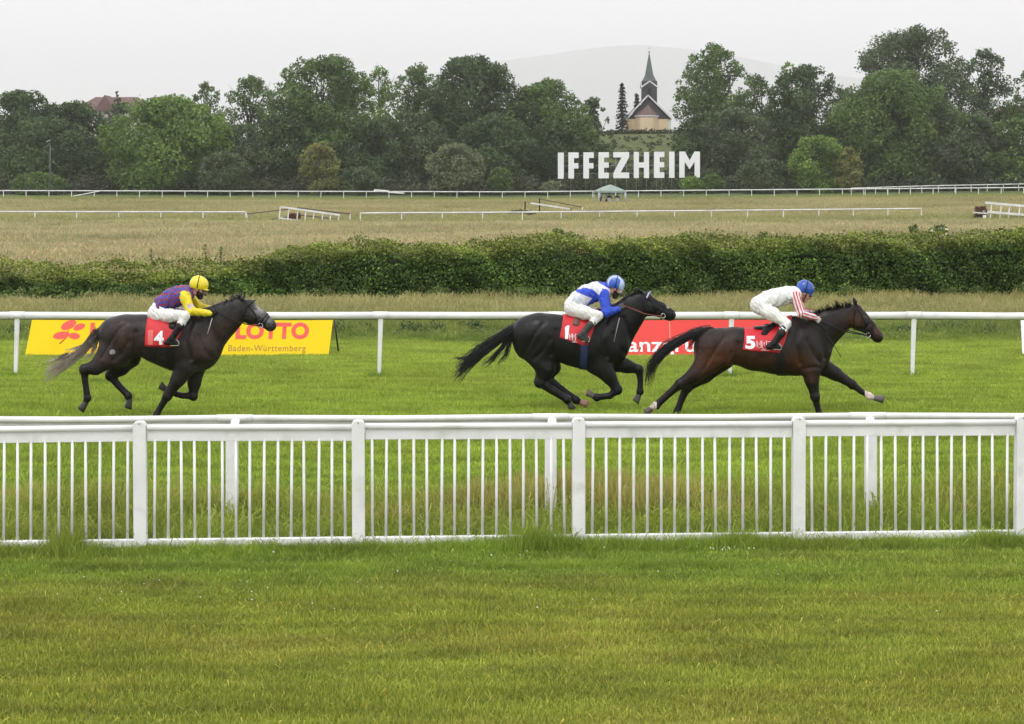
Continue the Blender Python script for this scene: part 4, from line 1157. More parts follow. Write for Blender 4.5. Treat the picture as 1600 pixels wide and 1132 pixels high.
# ------------------------------------------------------------------ soft-blended bodies (distance field -> one continuous mesh)
class Field:
    def __init__(s, lo, hi, h):
        s.h = h; s.lo = np.array(lo, float)
        s.n = np.ceil((np.array(hi) - s.lo) / h).astype(int) + 1
        s.F = np.full(s.n, 1.0, np.float32)
        s.ax = [s.lo[i] + np.arange(s.n[i]) * h for i in range(3)]
    def box(s, lo, hi):
        sl = []
        for i in range(3):
            a = int(max(0, math.floor((lo[i] - s.lo[i]) / s.h))); b = int(min(s.n[i], math.ceil((hi[i] - s.lo[i]) / s.h) + 1))
            if b <= a: return None
            sl.append(slice(a, b))
        return tuple(sl)
    def put(s, sl, d, k):
        f = s.F[sl]
        if k <= 0: s.F[sl] = np.minimum(f, d); return
        hh = np.clip(.5 + .5 * (f - d) / k, 0, 1)
        s.F[sl] = (f + (d - f) * hh - k * hh * (1 - hh)).astype(np.float32)
    def seg(s, a, b, ra, rb, qa=1.0, qb=1.0, k=.03):
        """tapered capsule whose section is q times wider across (y) than r"""
        a, b = np.array(a, float), np.array(b, float)
        R = max(ra, rb) + 2 * k + .02; Ry = max(ra * qa, rb * qb) + 2 * k + .02
        lo = np.minimum(a, b) - [R, Ry, R]; hi = np.maximum(a, b) + [R, Ry, R]
        sl = s.box(lo, hi)
        if sl is None: return
        X = s.ax[0][sl[0]][:, None, None]; Y = s.ax[1][sl[1]][None, :, None]; Z = s.ax[2][sl[2]][None, None, :]
        ab = b - a; L = max(ab @ ab, 1e-9)
        t = np.clip(((X - a[0]) * ab[0] + (Y - a[1]) * ab[1] + (Z - a[2]) * ab[2]) / L, 0, 1)
        q = qa + (qb - qa) * t; r = ra + (rb - ra) * t
        dx = X - a[0] - ab[0] * t; dy = (Y - a[1] - ab[1] * t) / q; dz = Z - a[2] - ab[2] * t
        d = (np.sqrt(dx * dx + dy * dy + dz * dz) - r) * np.minimum(q, 1)
        s.put(sl, d, k)
    def chain(s, pts, k=.03, grow=0.0):
        """pts: x, y, z, r, half width"""
        for p, n in zip(pts[:-1], pts[1:]):
            ra, rb = p[3] + grow, n[3] + grow; wa, wb = p[4] + grow, n[4] + grow
            s.seg(p[:3], n[:3], ra, rb, wa / ra, wb / rb, k)
    def cut(s, d):
        s.F = np.maximum(s.F, d.astype(np.float32))
    def grids(s):
        return s.ax[0][:, None, None], s.ax[1][None, :, None], s.ax[2][None, None, :]
    def mesh(s, smooth=0):
        F = s.F.astype(np.float64); n = np.array(F.shape)
        c = tuple(n - 1); acc = np.zeros((*c, 3)); cnt = np.zeros(c)
        for ax in range(3):
            o1, o2 = [i for i in range(3) if i != ax]
            for u in (0, 1):
                for v in (0, 1):
                    st = [0, 0, 0]; st[o1] = u; st[o2] = v
                    s0 = tuple(slice(st[i], st[i] + c[i]) for i in range(3)); st2 = list(st); st2[ax] = 1
                    s1 = tuple(slice(st2[i], st2[i] + c[i]) for i in range(3))
                    f0, f1 = F[s0], F[s1]; m = (f0 < 0) != (f1 < 0)
                    t = np.where(m, f0 / np.where(m, f0 - f1, 1), 0)
                    cnt += m; acc[..., o1] += m * u; acc[..., o2] += m * v; acc[..., ax] += t
        act = cnt > 0; idx = -np.ones(c, np.int64); idx[act] = np.arange(act.sum())
        ijk = np.argwhere(act)
        V = (ijk + acc[act] / cnt[act][:, None]) * s.h + s.lo
        Q = []
        for ax in range(3):
            o1, o2 = [i for i in range(3) if i != ax]
            s0 = [slice(1, n[i] - 1) for i in range(3)]; s0[ax] = slice(0, n[ax] - 1)
            s1 = list(s0); s1[ax] = slice(1, n[ax])
            f0, f1 = F[tuple(s0)], F[tuple(s1)]
            e = np.argwhere((f0 < 0) != (f1 < 0)); neg = (f0 < 0)[tuple(e.T)]
            for i in (o1, o2): e[:, i] += 1
            def cell(a, b):
                k = e.copy(); k[:, o1] -= a; k[:, o2] -= b; return idx[tuple(k.T)]
            q = np.stack([cell(0, 0), cell(1, 0), cell(1, 1), cell(0, 1)], 1)
            flip = neg if ax != 1 else ~neg
            q[~flip] = q[~flip][:, ::-1]
            Q.append(q)
        Q = np.concatenate(Q); Q = Q[(Q >= 0).all(1)]
        for _ in range(smooth):
            sm = np.zeros_like(V); ct = np.zeros(len(V))
            for a in range(4):
                for b in (Q[:, (a + 1) % 4], Q[:, (a - 1) % 4]):
                    np.add.at(sm, Q[:, a], V[b]); np.add.at(ct, Q[:, a], 1)
            V = V * .5 + .5 * sm / np.maximum(ct, 1)[:, None]
        return V, Q

class View:
    """zoomed-picture coordinates of one rider or horse to local metres"""
    def __init__(s, ox, oy, sc, d, base): s.ox, s.oy, s.sc, s.d, s.base = ox, oy, sc, d, base
    def p(s, zx, zy, y=0.0):
        px, py = s.ox + zx / s.sc, s.oy + zy / s.sc
        return Vector(((px - 800) * s.d / FPX - s.base[0], y, CAMH - (py - HOR) * s.d / FPX - s.base[2]))
    def r(s, zr): return zr / s.sc * s.d / FPX
    def inv(s, V):
        px = (V[:, 0] + s.base[0]) * FPX / s.d + 800; py = HOR + (CAMH - V[:, 2] - s.base[2]) * FPX / s.d
        return (px - s.ox) * s.sc, (py - s.oy) * s.sc
    def c(s, L, y=0.0, w=None):
        """list of (zx, zy, zr[, half width m[, y]])"""
        out = []
        for q in L:
            v = s.p(q[0], q[1]); r = s.r(q[2])
            hw = q[3] if len(q) > 3 and q[3] is not None else r
            out.append((v.x, q[4] if len(q) > 4 else y, v.z, r, hw))
        return out

def coat_mat():
    m = bpy.data.materials.new('wet_coat'); m.use_nodes = True
    N, L = m.node_tree.nodes, m.node_tree.links; bs = N['Principled BSDF']
    bs.inputs['Specular IOR Level'].default_value = .24
    tc = N.new('ShaderNodeTexCoord')
    def noise(sc, det=4, st=None):
        n = N.new('ShaderNodeTexNoise'); n.inputs['Scale'].default_value = sc; n.inputs['Detail'].default_value = det
        if st:
            mp = N.new('ShaderNodeMapping'); mp.inputs['Scale'].default_value = st; mp.inputs['Rotation'].default_value = (0, .5, 0); L.new(tc.outputs['Object'], mp.inputs['Vector']); L.new(mp.outputs['Vector'], n.inputs['Vector'])
        else: L.new(tc.outputs['Object'], n.inputs['Vector'])
        return n.outputs['Fac']
    def rng_(f, a, b, lo=.3, hi=.7):
        r = N.new('ShaderNodeMapRange'); r.inputs['From Min'].default_value = lo; r.inputs['From Max'].default_value = hi; r.inputs['To Min'].default_value = a; r.inputs['To Max'].default_value = b
        L.new(f, r.inputs['Value']); return r.outputs[0]
    at = N.new('ShaderNodeAttribute'); at.attribute_name = 'Col'
    mul = N.new('ShaderNodeMath'); mul.operation = 'MULTIPLY'; L.new(rng_(noise(7, 5), .62, 1.45), mul.inputs[0]); L.new(rng_(noise(38, 4, (1, 1, .5)), .7, 1.4), mul.inputs[1])
    vs = N.new('ShaderNodeVectorMath'); vs.operation = 'SCALE'; L.new(at.outputs['Color'], vs.inputs[0]); L.new(mul.outputs[0], vs.inputs['Scale'])
    mx = N.new('ShaderNodeMix'); mx.data_type = 'RGBA'; L.new(rng_(noise(85, 2), 0, .55, .66, .74), mx.inputs['Factor']); L.new(vs.outputs[0], mx.inputs['A']); mx.inputs['B'].default_value = (.11, .10, .09, 1)   # specks of turf and rain
    L.new(mx.outputs['Result'], bs.inputs['Base Color'])
    L.new(rng_(noise(5, 5), .30, .55), bs.inputs['Roughness'])
    b1 = N.new('ShaderNodeBump'); b1.inputs['Strength'].default_value = .5; b1.inputs['Distance'].default_value = .02; L.new(noise(13, 3, (1, 1, .55)), b1.inputs['Height'])
    b2 = N.new('ShaderNodeBump'); b2.inputs['Strength'].default_value = .25; b2.inputs['Distance'].default_value = .006; L.new(noise(90, 3, (1, 1, .3)), b2.inputs['Height']); L.new(b1.outputs[0], b2.inputs['Normal'])
    L.new(b2.outputs[0], bs.inputs['Normal'])
    return m
COAT = coat_mat()
HAIR = mat('horse_hair', None, attr=True, rough=.5, scale=40, var=.25)
HOOF = mat('hoof', None, attr=True, rough=.6, scale=30, var=.2)
CLOTH_RED = mat('red_number_cloth', (.50, .012, .020), (.60, .020, .030), .6, 6, .25, 40)
NUM_WHITE = mat('white_number', (.82, .80, .82), None, .6)
SILK = mat('silk', None, attr=True, rough=.55, scale=18, var=.06, bump=.15, bscale=28, sheen=.1)
BREECH = mat('white_breeches', (.66, .65, .63), (.76, .75, .73), .75, 7, .25, 26, dirt=((.45, .40, .33), .3, 9))
SKIN = mat('skin', (.50, .26, .18), (.56, .31, .22), .5, 20)
GLOSS = mat('glossy_shell', None, attr=True, rough=.3, scale=5, coat=.3)
EYE = mat('eye', (.006, .005, .005), None, .08, coat=1)
BIT = mat('bit_metal', (.6, .6, .6), None, .25, metal=1)

def strands(name, parent, path, n, spread0, spread1, rad, colf, seed, kmin=.55, droop=.0, wig=.03, endw=1.0):
    """hair lock: n tapered strands along a path of (x,y,z)"""
    r = np.random.default_rng(seed); path = np.array(path, float); m = 9
    tt = np.linspace(0, 1, len(path)); Vs, Fs, Cs = [], [], []; off = 0
    for i in range(n):
        kend = r.uniform(kmin, 1.0) if r.random() < .75 else r.uniform(.3, kmin)
        ts = np.linspace(0, kend, m)
        C = np.stack([np.interp(ts, tt, path[:, j]) for j in range(3)], 1)
        o0 = r.normal(0, 1, 3) * spread0; o1 = r.normal(0, 1, 3) * spread1
        fr = (ts ** 1.3)[:, None]
        C = C + o0 * (1 - fr) + o1 * fr + np.array([0, 0, -droop * r.random()]) * (ts ** 2)[:, None]
        ph = r.uniform(0, 6.28, 3)
        C += wig * fr * np.sin(ts[:, None] * 9 + ph)
        rr = rad * r.uniform(.7, 1.3) * np.linspace(1, .25, m) ** .8
        T = np.gradient(C, axis=0); T /= np.linalg.norm(T, axis=1, keepdims=True)
        U = np.cross(T, [0, 1, 0.2]); U /= np.linalg.norm(U, axis=1, keepdims=True); W = np.cross(T, U)
        ring = [C + (U * math.cos(a) + W * math.sin(a)) * rr[:, None] for a in (0, 2.094, 4.189)]
        V = np.stack(ring, 1).reshape(-1, 3)
        a = (np.arange(m - 1)[:, None] * 3 + np.arange(3)).ravel(); b = (np.arange(m - 1)[:, None] * 3 + (np.arange(3) + 1) % 3).ravel()
        Vs.append(V); Fs.append(np.stack([a, b, b + 3, a + 3], 1) + off); off += len(V)
        Cs.append(np.repeat(np.array([colf(t) for t in ts]) * r.uniform(.7, 1.3), 3, 0))
    return link(name, np_mesh(name, np.concatenate(Vs), np.concatenate(Fs), np.concatenate(Cs), True), HAIR, parent)

def hoof(parent, a, b, col, size=.052):
    """hoof from pastern point a along direction to b"""
    a, b = Vector(a), Vector(b); d = (b - a).normalized()
    side = Vector((0, 1, 0)); front = side.cross(d).normalized()
    if front.x < 0: front = -front
    V = []; n = 12; L = (b - a).length + .018
    for t, r_, sh in ((-.15, .72, 0), (.15, .86, .004), (.55, 1.0, .012), (1.0, 1.16, .022)):
        for k in range(n):
            an = 2 * PI * k / n; rx = 1.12 if math.cos(an) > 0 else .9
            V.append(a + d * (L * t) + front * (math.cos(an) * size * r_ * rx + sh) + side * math.sin(an) * size * r_ * .92)
    F_ = [(i * n + k, i * n + (k + 1) % n, (i + 1) * n + (k + 1) % n, (i + 1) * n + k) for i in range(3) for k in range(n)]
    me = np_mesh('hoof', V, F_, np.tile(col, (len(V), 1)), True)
    bm = bmesh.new(); bm.from_mesh(me); bm.verts.ensure_lookup_table()
    bm.faces.new([bm.verts[3 * n + k] for k in range(n)]); bmesh.ops.recalc_face_normals(bm, faces=bm.faces); bm.to_mesh(me); bm.free()
    return link('hoof', me, HOOF, parent)

def vnormals(V, Q):
    n = np.cross(V[Q[:, 2]] - V[Q[:, 0]], V[Q[:, 3]] - V[Q[:, 1]]); N = np.zeros_like(V)
    for a in range(4): np.add.at(N, Q[:, a], n)
    return N / (np.linalg.norm(N, axis=1, keepdims=True) + 1e-9)

HIND_LINES = [([(600, 545), (598, 620), (575, 690)], .016, 22), ([(520, 500), (470, 560), (425, 640), (390, 700)], .009, 16), ([(560, 600), (520, 670), (460, 720)], .008, 18)]
HIND_BUMPS = [(562, 505, 50, .008), (545, 640, 46, .018), (440, 560, 45, .008), (650, 560, 40, -.010)]
FORE_LINES = [([(985, 440), (955, 540), (985, 660)], .014, 20), ([(1085, 430), (1130, 530), (1150, 630)], .012, 22), ([(1010, 700), (1060, 690), (1110, 690)], .008, 16), ([(1030, 520), (1060, 600), (1110, 660)], .008, 18), ([(1300, 462), (1240, 500), (1185, 580)], .008, 16)]
FORE_BUMPS = [(1035, 640, 48, .016), (1100, 600, 40, .012), (1040, 480, 40, .008), (880, 660, 60, .006)]
def relief(V, Q, v, S):
    """muscle grooves and swellings on both flanks"""
    N = vnormals(V, Q); c = V.mean(0)
    if ((V - c) * N).sum() < 0: N = -N
    zx, zy = v.inv(V); d = np.zeros(len(V)); lat = np.clip(np.abs(N[:, 1]) * 1.6 - .1, 0, 1)
    def line(pts, dep, w, off):
        m = np.full(len(V), 1e9)
        for a, b in zip(pts[:-1], pts[1:]):
            ax, ay, bx, by = a[0] + off[0], a[1] + off[1], b[0] + off[0], b[1] + off[1]
            t = np.clip(((zx - ax) * (bx - ax) + (zy - ay) * (by - ay)) / ((bx - ax) ** 2 + (by - ay) ** 2), 0, 1)
            m = np.minimum(m, (zx - ax - t * (bx - ax)) ** 2 + (zy - ay - t * (by - ay)) ** 2)
        return -dep * 1.7 * np.exp(-m / (w * .8) ** 2)
    for ls, bs, off in ((HIND_LINES, HIND_BUMPS, S['hoff']), (FORE_LINES, FORE_BUMPS, S['foff'])):
        for pts, dep, w in ls: d += line(pts, dep, w, off)
        for x, y, w, a in bs: d += a * np.exp(-((zx - x - off[0]) ** 2 + (zy - y - off[1]) ** 2) / w ** 2)
    # faint ribs
    x0, x1 = 680 + S['foff'][0], 900 + S['foff'][0]
    d += .0035 * np.sin((zx + .35 * zy) * 2 * PI / 34) * np.exp(-((zx - (x0 + x1) / 2) / 90) ** 2 - ((zy - 640 - S['foff'][1]) / 45) ** 2)
    # head: cheek edge, face crest
    for pts, dep, w in S['head_lines']: d += line(pts, dep, w, (0, 0))
    return V + N * (d * lat)[:, None]

def build_horse(S):
    v = S['view']
    e = empty('horse', v.base, S['label'], 'horse', 'galloping racehorses')
    h = .0135
    allp = [v.p(*q[:2]) for ch in S['torso'] + [g['pts'] for g in S['legs']] for q in ch] + [v.p(*q[:2]) for q in S['head']]
    xs = [p.x for p in allp]; zs = [p.z for p in allp]
    f = Field((min(xs) - .45, -.42, min(zs) - .10), (max(xs) + .25, .42, max(zs) + .45), h)
    for i, ch in enumerate(S['torso']): f.chain(v.c(ch), k=.07)
    f.chain(v.c(S['neck']), k=.09)
    f.chain(v.c(S['head']), k=.022)
    for y in (-.052, .052):
        a, b = S['ear']
        pa, pb = v.p(*a), v.p(*b)
        f.seg((pa.x, y, pa.z), ((pa.x + pb.x) / 2, y * 1.25, (pa.z + pb.z) / 2), .020, .024, .8, .8, .02)
        f.seg(((pa.x + pb.x) / 2, y * 1.25, (pa.z + pb.z) / 2), (pb.x, y * 1.15, pb.z), .024, .006, .8, .8, .01)
    # brow, cheek, nostril swellings
    hd = v.c(S['head'])
    for lg in S['legs']:
        pts = v.c(lg['pts'], y=lg['y'])
        n = len(pts); out = []
        for i, p in enumerate(pts):
            t = i / (n - 1)
            yy = lg['y'] * (1 - .25 * max(0, t - .3))
            wd = p[3] * (1.0 if i == 0 else .8)
            if i == 0: wd = .115
            if i == 1: wd = max(p[3] * .8, .07)
            out.append((p[0], yy, p[2], p[3], wd))
        f.chain(out[:3], k=.05); f.chain(out[2:-1], k=.018)
        lg['out'] = out
        for ji, kk_ in ((2, 1.10), (4, 1.08)):
            j_ = out[ji]; f.seg(j_[:3], (j_[0] + .001, j_[1], j_[2] - .012), j_[3] * kk_, j_[3] * kk_, .92, .92, .010)
        if lg is S['legs'][0] or lg is S['legs'][1]:      # point of the hock
            a_, b_, c_ = (np.array(out[i][:3]) for i in (1, 2, 3)); m_ = b_ - (a_ + c_) / 2; m_ /= np.linalg.norm(m_) + 1e-6
            up_ = (a_ - b_) / np.linalg.norm(a_ - b_); t_ = b_ + m_ * out[2][3] * .75 + up_ * out[2][3] * .6
            f.seg(b_, t_, out[2][3] * .6, out[2][3] * .38, .8, .8, .02); f.seg(t_, t_ + up_ * .14 - m_ * .02, out[2][3] * .36, out[2][3] * .3, .6, .6, .03)
        # tendon step behind cannon, fetlock tuft
    # muscle relief: shoulder, stifle, forearm
    for (zx, zy, zr, y, w) in S.get('muscle', []):
        p = v.p(zx, zy); r = v.r(zr)
        for sy in (-1, 1): f.seg((p.x, sy * y, p.z), (p.x + .001, sy * y, p.z - .04), r, r * .9, w / r, w / r, .06)
    V, Q = f.mesh(2)
    V = relief(V, Q, v, S)
    zx, zy = v.inv(V)
    col = S['coat'](zx, zy, V)
    body = link('body', np_mesh('body', V, Q, col, True), COAT, e)
    for lg in S['legs']:
        a, b = lg['out'][-2], lg['out'][-1]
        hoof(e, a[:3], b[:3], lg.get('hoof', (.03, .027, .025)))
    bvh = BVHTree.FromPolygons([Vector(x) for x in V], [tuple(int(i) for i in q) for q in Q])
    S['bvh'] = bvh
    def side(zx_, zy_, off=.01, sgn=-1):
        p = v.p(zx_, zy_)
        hit = bvh.ray_cast(Vector((p.x, sgn * 1.0, p.z)), Vector((0, -sgn, 0)))
        if hit[0] is None: return Vector((p.x, sgn * .04, p.z))
        return hit[0] + hit[1] * off * (1 if hit[1].y * sgn > 0 else -1)
    S['side'] = side
    # eyes and nostrils
    for sg in (-1, 1):
        p = side(*S['eye'], .0, sg)
        m = MB(); m.tube([p + Vector((0, sg * -.012, 0)), p, p + Vector((0, sg * .008, 0))], [.015, .017, .009], 10); m.build('eye', EYE, e)
        p = side(*S['nostril'], .0, sg)
        m = MB(); m.tube([p + Vector((-.01, sg * .003, -.012)), p + Vector((.004, sg * .003, .008))], [.012, .016], 8); m.build('nostril', EYE, e)
    # tail and mane
    strands('tail', e, [v.p(*q[:2], q[2] if len(q) > 2 else 0) for q in S['tail']], S.get('tail_n', 260), .030, S.get('tail_spread', .055), .0062, S['tail_col'], 61, .6, .20, .025)
    for q_, (pth, nn_, sp_) in enumerate(S.get('tail_extra', [])):
        strands('tail_lock', e, [v.p(*q, 0) for q in pth], nn_, .022, sp_, .0050, S['tail_col'], 70 + q_, .6, .06, .02)
    r = np.random.default_rng(S['seed'])
    lob = []
    locks = empty('mane_root', (0, 0, 0)); bpy.data.objects.remove(locks)
    Vs = []
    crest = S['crest']
    nm = S.get('mane_n', 26)
    for k in range(nm):
        t = k / (nm - 1); i = min(int(t * (len(crest) - 1)), len(crest) - 2); ff = t * (len(crest) - 1) - i
        cx = crest[i][0] * (1 - ff) + crest[i + 1][0] * ff; cy = crest[i][1] * (1 - ff) + crest[i + 1][1] * ff
        Ln = S['mane_len'] * r.uniform(.5, 1.3)
        dx, dy = S['mane_dir']
        a = v.p(cx, cy + 8, r.normal(0, .012)); b = v.p(cx + dx * Ln * .5, cy + dy * Ln * .5, r.normal(-.02, .02)); c = v.p(cx + dx * Ln, cy + dy * Ln * .7 + r.uniform(-4, 10), r.normal(-.05, .04))
        Vs.append((a, b, c))
    # one mane object made of many locks
    mv, mf, mc, off = [], [], [], 0
    for (a, b, c) in Vs:
        for q in range(9):
            j = np.random.default_rng(int(abs(a.x) * 1e4) + q)
            o = j.normal(0, .016, 3); m = 5; ts = np.linspace(0, 1, m)[:, None]
            A, B, C_ = np.array(a), np.array(b) + o, np.array(c) + o * 2
            pts = (1 - ts) ** 2 * A + 2 * ts * (1 - ts) * B + ts ** 2 * C_
            T = np.gradient(pts, axis=0); T /= np.linalg.norm(T, axis=1, keepdims=True); U = np.cross(T, [0, 1, .2]); U /= np.linalg.norm(U, axis=1, keepdims=True); W = np.cross(T, U)
            rr = .0075 * np.linspace(1, .25, m)
            V_ = np.stack([pts + (U * math.cos(x) + W * math.sin(x)) * rr[:, None] for x in (0, 2.094, 4.189)], 1).reshape(-1, 3)
            aa = (np.arange(m - 1)[:, None] * 3 + np.arange(3)).ravel(); bb = (np.arange(m - 1)[:, None] * 3 + (np.arange(3) + 1) % 3).ravel()
            mv.append(V_); mf.append(np.stack([aa, bb, bb + 3, aa + 3], 1) + off); off += len(V_); mc.append(np.tile(S['mane_col'], (len(V_), 1)))
    link('mane', np_mesh('mane', np.concatenate(mv), np.concatenate(mf), np.concatenate(mc), True), HAIR, e)
    # number cloth over the back, both sides
    TL, TR, BL, BR = S['cloth']; nu, nv = 22, 14
    vs = []
    def spine(x):
        hit = bvh.ray_cast(Vector((x, 0, 3)), Vector((0, 0, -1))); return hit[0]
    def cl(u, w, sg):
        tx = TL[0] + (TR[0] - TL[0]) * u; ty = TL[1] + (TR[1] - TL[1]) * u
        b_x = BL[0] + (BR[0] - BL[0]) * u; by = BL[1] + (BR[1] - BL[1]) * u + S.get('cloth_sag', 0) * math.sin(u * PI)
        zx_ = tx + (b_x - tx) * w; x = v.p(zx_, 0).x; zb = v.p(0, by).z
        sp = spine(x); zz = sp.z - .004 - (sp.z - .004 - zb) * w
        if w < .02: return Vector((x, 0, sp.z + .014))
        hit = bvh.ray_cast(Vector((x, sg * 1.0, zz)), Vector((0, -sg, 0)))
        if hit[0] is None: return Vector((x, sg * .02, zz + .012))
        n_ = hit[1]; n_ = n_ if n_.y * sg > 0 else -n_
        wob = .004 * math.sin(u * 13 + w * 4) * w
        return hit[0] + n_ * (.013 + wob)
    for i in range(nu + 1):
        for w in [-(k / nv) for k in range(nv, 0, -1)] + [k / nv for k in range(nv + 1)]:
            vs.append(cl(i / nu, abs(w), 1 if w < 0 else -1))
    k = 2 * nv + 1
    fs = [(i * k + j, (i + 1) * k + j, (i + 1) * k + j + 1, i * k + j + 1) for i in range(nu) for j in range(k - 1)]
    me = np_mesh('number_cloth', vs, fs, smooth=True); co = link('number_cloth', me, CLOTH_RED, e)
    so = co.modifiers.new('thickness', 'SOLIDIFY'); so.thickness = .005; so.offset = 0
    cb = BVHTree.FromPolygons([Vector(x) for x in vs], fs)
    def on_cloth(x, z):
        hit = cb.ray_cast(Vector((x, -1, z)), Vector((0, 1, 0)))
        if hit[0] is None:
            hit = bvh.ray_cast(Vector((x, -1, z)), Vector((0, 1, 0)))
            if hit[0] is None: return Vector((x, -.25, z))
            return hit[0] + Vector((0, -.02, 0))
        return hit[0] + Vector((0, -.006, 0))
    (a, b), (c, d), txt, sl = S['number']
    p0, p1 = v.p(a, d), v.p(c, b)
    if txt == '1':
        W_, H_ = p1.x - p0.x, p1.z - p0.z
        out = [(.36, 0), (.88, 0), (.88, 1), (.50, 1), (.10, .86), (.10, .72), (.36, .78)]
        bm = bmesh.new(); nf = bm.faces.new([bm.verts.new((p0.x + a_ * W_ + sl * b_ * H_, 0, p0.z + b_ * H_)) for a_, b_ in out])
        bmesh.ops.triangulate(bm, faces=bm.faces); bmesh.ops.subdivide_edges(bm, edges=bm.edges, cuts=3, use_grid_fill=True)
        for q_ in bm.verts: q_.co = on_cloth(q_.co.x, q_.co.z)
        bmesh.ops.recalc_face_normals(bm, faces=bm.faces); me_ = bpy.data.meshes.new('number'); bm.to_mesh(me_); bm.free(); link('number', me_, NUM_WHITE, co)
    else: text_obj('number', txt, p0.x, p1.x, p0.z, p1.z, 0, NUM_WHITE, co, offset=.045, bend=on_cloth, sub=2, slant=sl)
    if 'patch' in S:
        (a, b), (c, d) = S['patch']; vv = []
        for i in range(5):
            for j in range(7): q = v.p(a + (c - a) * i / 4, b + (d - b) * j / 6); vv.append(on_cloth(q.x, q.z))
        link('pale_patch', np_mesh('pale_patch', vv, [(i * 7 + j, (i + 1) * 7 + j, (i + 1) * 7 + j + 1, i * 7 + j + 1) for i in range(4) for j in range(6)]), mat('pale_red_patch', (.72, .14, .13), None, .6), co)
    if 'emblem' in S:
        # small outlined white emblem
        (a, b), (c, d) = S['emblem']
        def E(u, w): q = v.p(a + (c - a) * u, d + (b - d) * w); return on_cloth(q.x, q.z) + Vector((0, -.002, 0))
        for loop in ([(0, 0), (0, .62), (.12, .74), (.28, .74), (.28, 0)], [(.36, 0), (.36, .7), (.5, .92), (.68, .8), (.68, 0)], [(.14, .2), (.14, .5)], [(.52, .15), (.52, .6)], [(.74, .1), (1, .1), (1, .42), (.76, .42)], [(.3, .98), (.9, 1.0)]):
            m = MB(); m.tube([E(*q) for q in loop], .0045, 5); m.build('emblem_line', NUM_WHITE, co)
    # girth and saddle
    def strap(name, pts, rad, m, sg=-1, off=.006, par=e, flat=1.0):
        P_ = []
        for (p, q) in zip(pts[:-1], pts[1:]):
            for t in np.linspace(0, 1, 7)[:-1]: P_.append(side(p[0] + (q[0] - p[0]) * t, p[1] + (q[1] - p[1]) * t, off, sg))
        P_.append(side(*pts[-1], off, sg))
        b = MB(); b.tube(P_, rad, 6); return b.build(name, m, par)
    S['strap'] = strap
    gm = S['girth_mat']; (a, b), (c, d) = S['girth']; hwz = S['girth_w']
    vs = []; nn = 16
    for sg in (-1, 1):
        for i in range(nn + 1):
            t = i / nn; zx_ = a + (c - a) * t; zy_ = b + (d - b) * t
            for o in (-hwz, hwz): vs.append(side(zx_ + o, zy_, .016, sg))
    fs = [(g * (nn + 1) * 2 + i * 2, g * (nn + 1) * 2 + i * 2 + 1, g * (nn + 1) * 2 + i * 2 + 3, g * (nn + 1) * 2 + i * 2 + 2) for g in (0, 1) for i in range(nn)]
    link('girth', np_mesh('girth', vs, fs, smooth=True), gm, e)
    # saddle: small racing saddle with flap
    sm = S['saddle_mat']; fsd = Field((v.p(S['saddle'][0][0], 0).x - .15, -.34, v.p(0, S['saddle'][0][1]).z - .35), (v.p(S['saddle'][-1][0], 0).x + .15, .34, v.p(0, S['saddle'][0][1]).z + .25), .012)
    pts = []
    for q in S['saddle']:
        x = v.p(q[0], 0).x; sp = spine(x); pts.append((x, 0, sp.z + .012, .030, .12))
    fsd.chain(pts, k=.03)
    fx, fz = [v.p(*S['flap'])[i] for i in (0, 2)]
    for sg in (-1, 1):
        t0 = Vector((pts[len(pts) // 2][0], sg * .12, pts[len(pts) // 2][2])); t1 = side(*S['flap'], .02, sg)
        fsd.seg(t0, t1, .05, .06, .3, .3, .03)
    Vf, Qf = fsd.mesh(1); so_ = link('saddle', np_mesh('saddle', Vf, Qf, None, True), sm, e)
    # bridle
    B = S['bridle']
    for sg in (-1, 1):
        for nme, pts_ in B['straps']: strap(nme, pts_, .010, B.get('mat', LEATHER), sg, .004)
        p = side(*B['bit'], .012, sg)
        m = MB(); m.tube([p + Vector((math.cos(t) * .035, sg * .01, math.sin(t) * .035)) for t in np.linspace(0, 2 * PI, 14)], .006, 6); m.build('bit_ring', BIT, e)
    S['bit3'] = [side(*B['bit'], .02, sg) for sg in (-1, 1)]
    if 'browband' in S:
        m = strap('browband', S['browband'][0], .014, S['browband'][1], -1, .01)
    S['empty'] = e
    return e

# ---- riders
def head_field(f, c, ax, up, s=1.0, k=.012):
    """head: skull, jaw, nose, brow, ears around centre c; ax = facing, up = crown"""
    c = Vector(c); ax = Vector(ax).normalized(); up = Vector(up); up = (up - ax * up.dot(ax)).normalized(); lt = ax.cross(up)
    def q(a, u, l=0): return c + ax * a * s + up * u * s + lt * l * s
    f.seg(q(-.025, .03), q(.02, .035), .088 * s, .085 * s, .88, .86, k)            # skull
    f.seg(q(.02, .0), q(.045, -.085), .068 * s, .042 * s, .9, .85, k * 2)          # face to chin
    f.seg(q(.0, -.05), q(.05, -.098), .05 * s, .028 * s, 1.1, .9, k)               # jaw
    f.seg(q(.088, .012), q(.112, -.032), .010 * s, .016 * s, 1, 1, k)              # nose
    f.seg(q(.078, .03, -.03), q(.078, .03, .03), .016 * s, .016 * s, 1, 1, k)      # brow
    f.seg(q(.083, -.062, -.018), q(.083, -.062, .018), .010 * s, .010 * s, 1, 1, .008)  # lips
    f.seg(q(.078, -.095, -.01), q(.078, -.095, .01), .018 * s, .018 * s, 1, 1, k)  # chin
    for sg in (-1, 1):
        f.seg(q(-.012, .0, sg * .078), q(-.018, -.035, sg * .08), .018 * s, .012 * s, .5, .5, .006)  # ears
        f.seg(q(.07, -.02, sg * .035), q(.065, -.025, sg * .04), .022 * s, .022 * s, 1, 1, k)      # cheek
    return q, lt

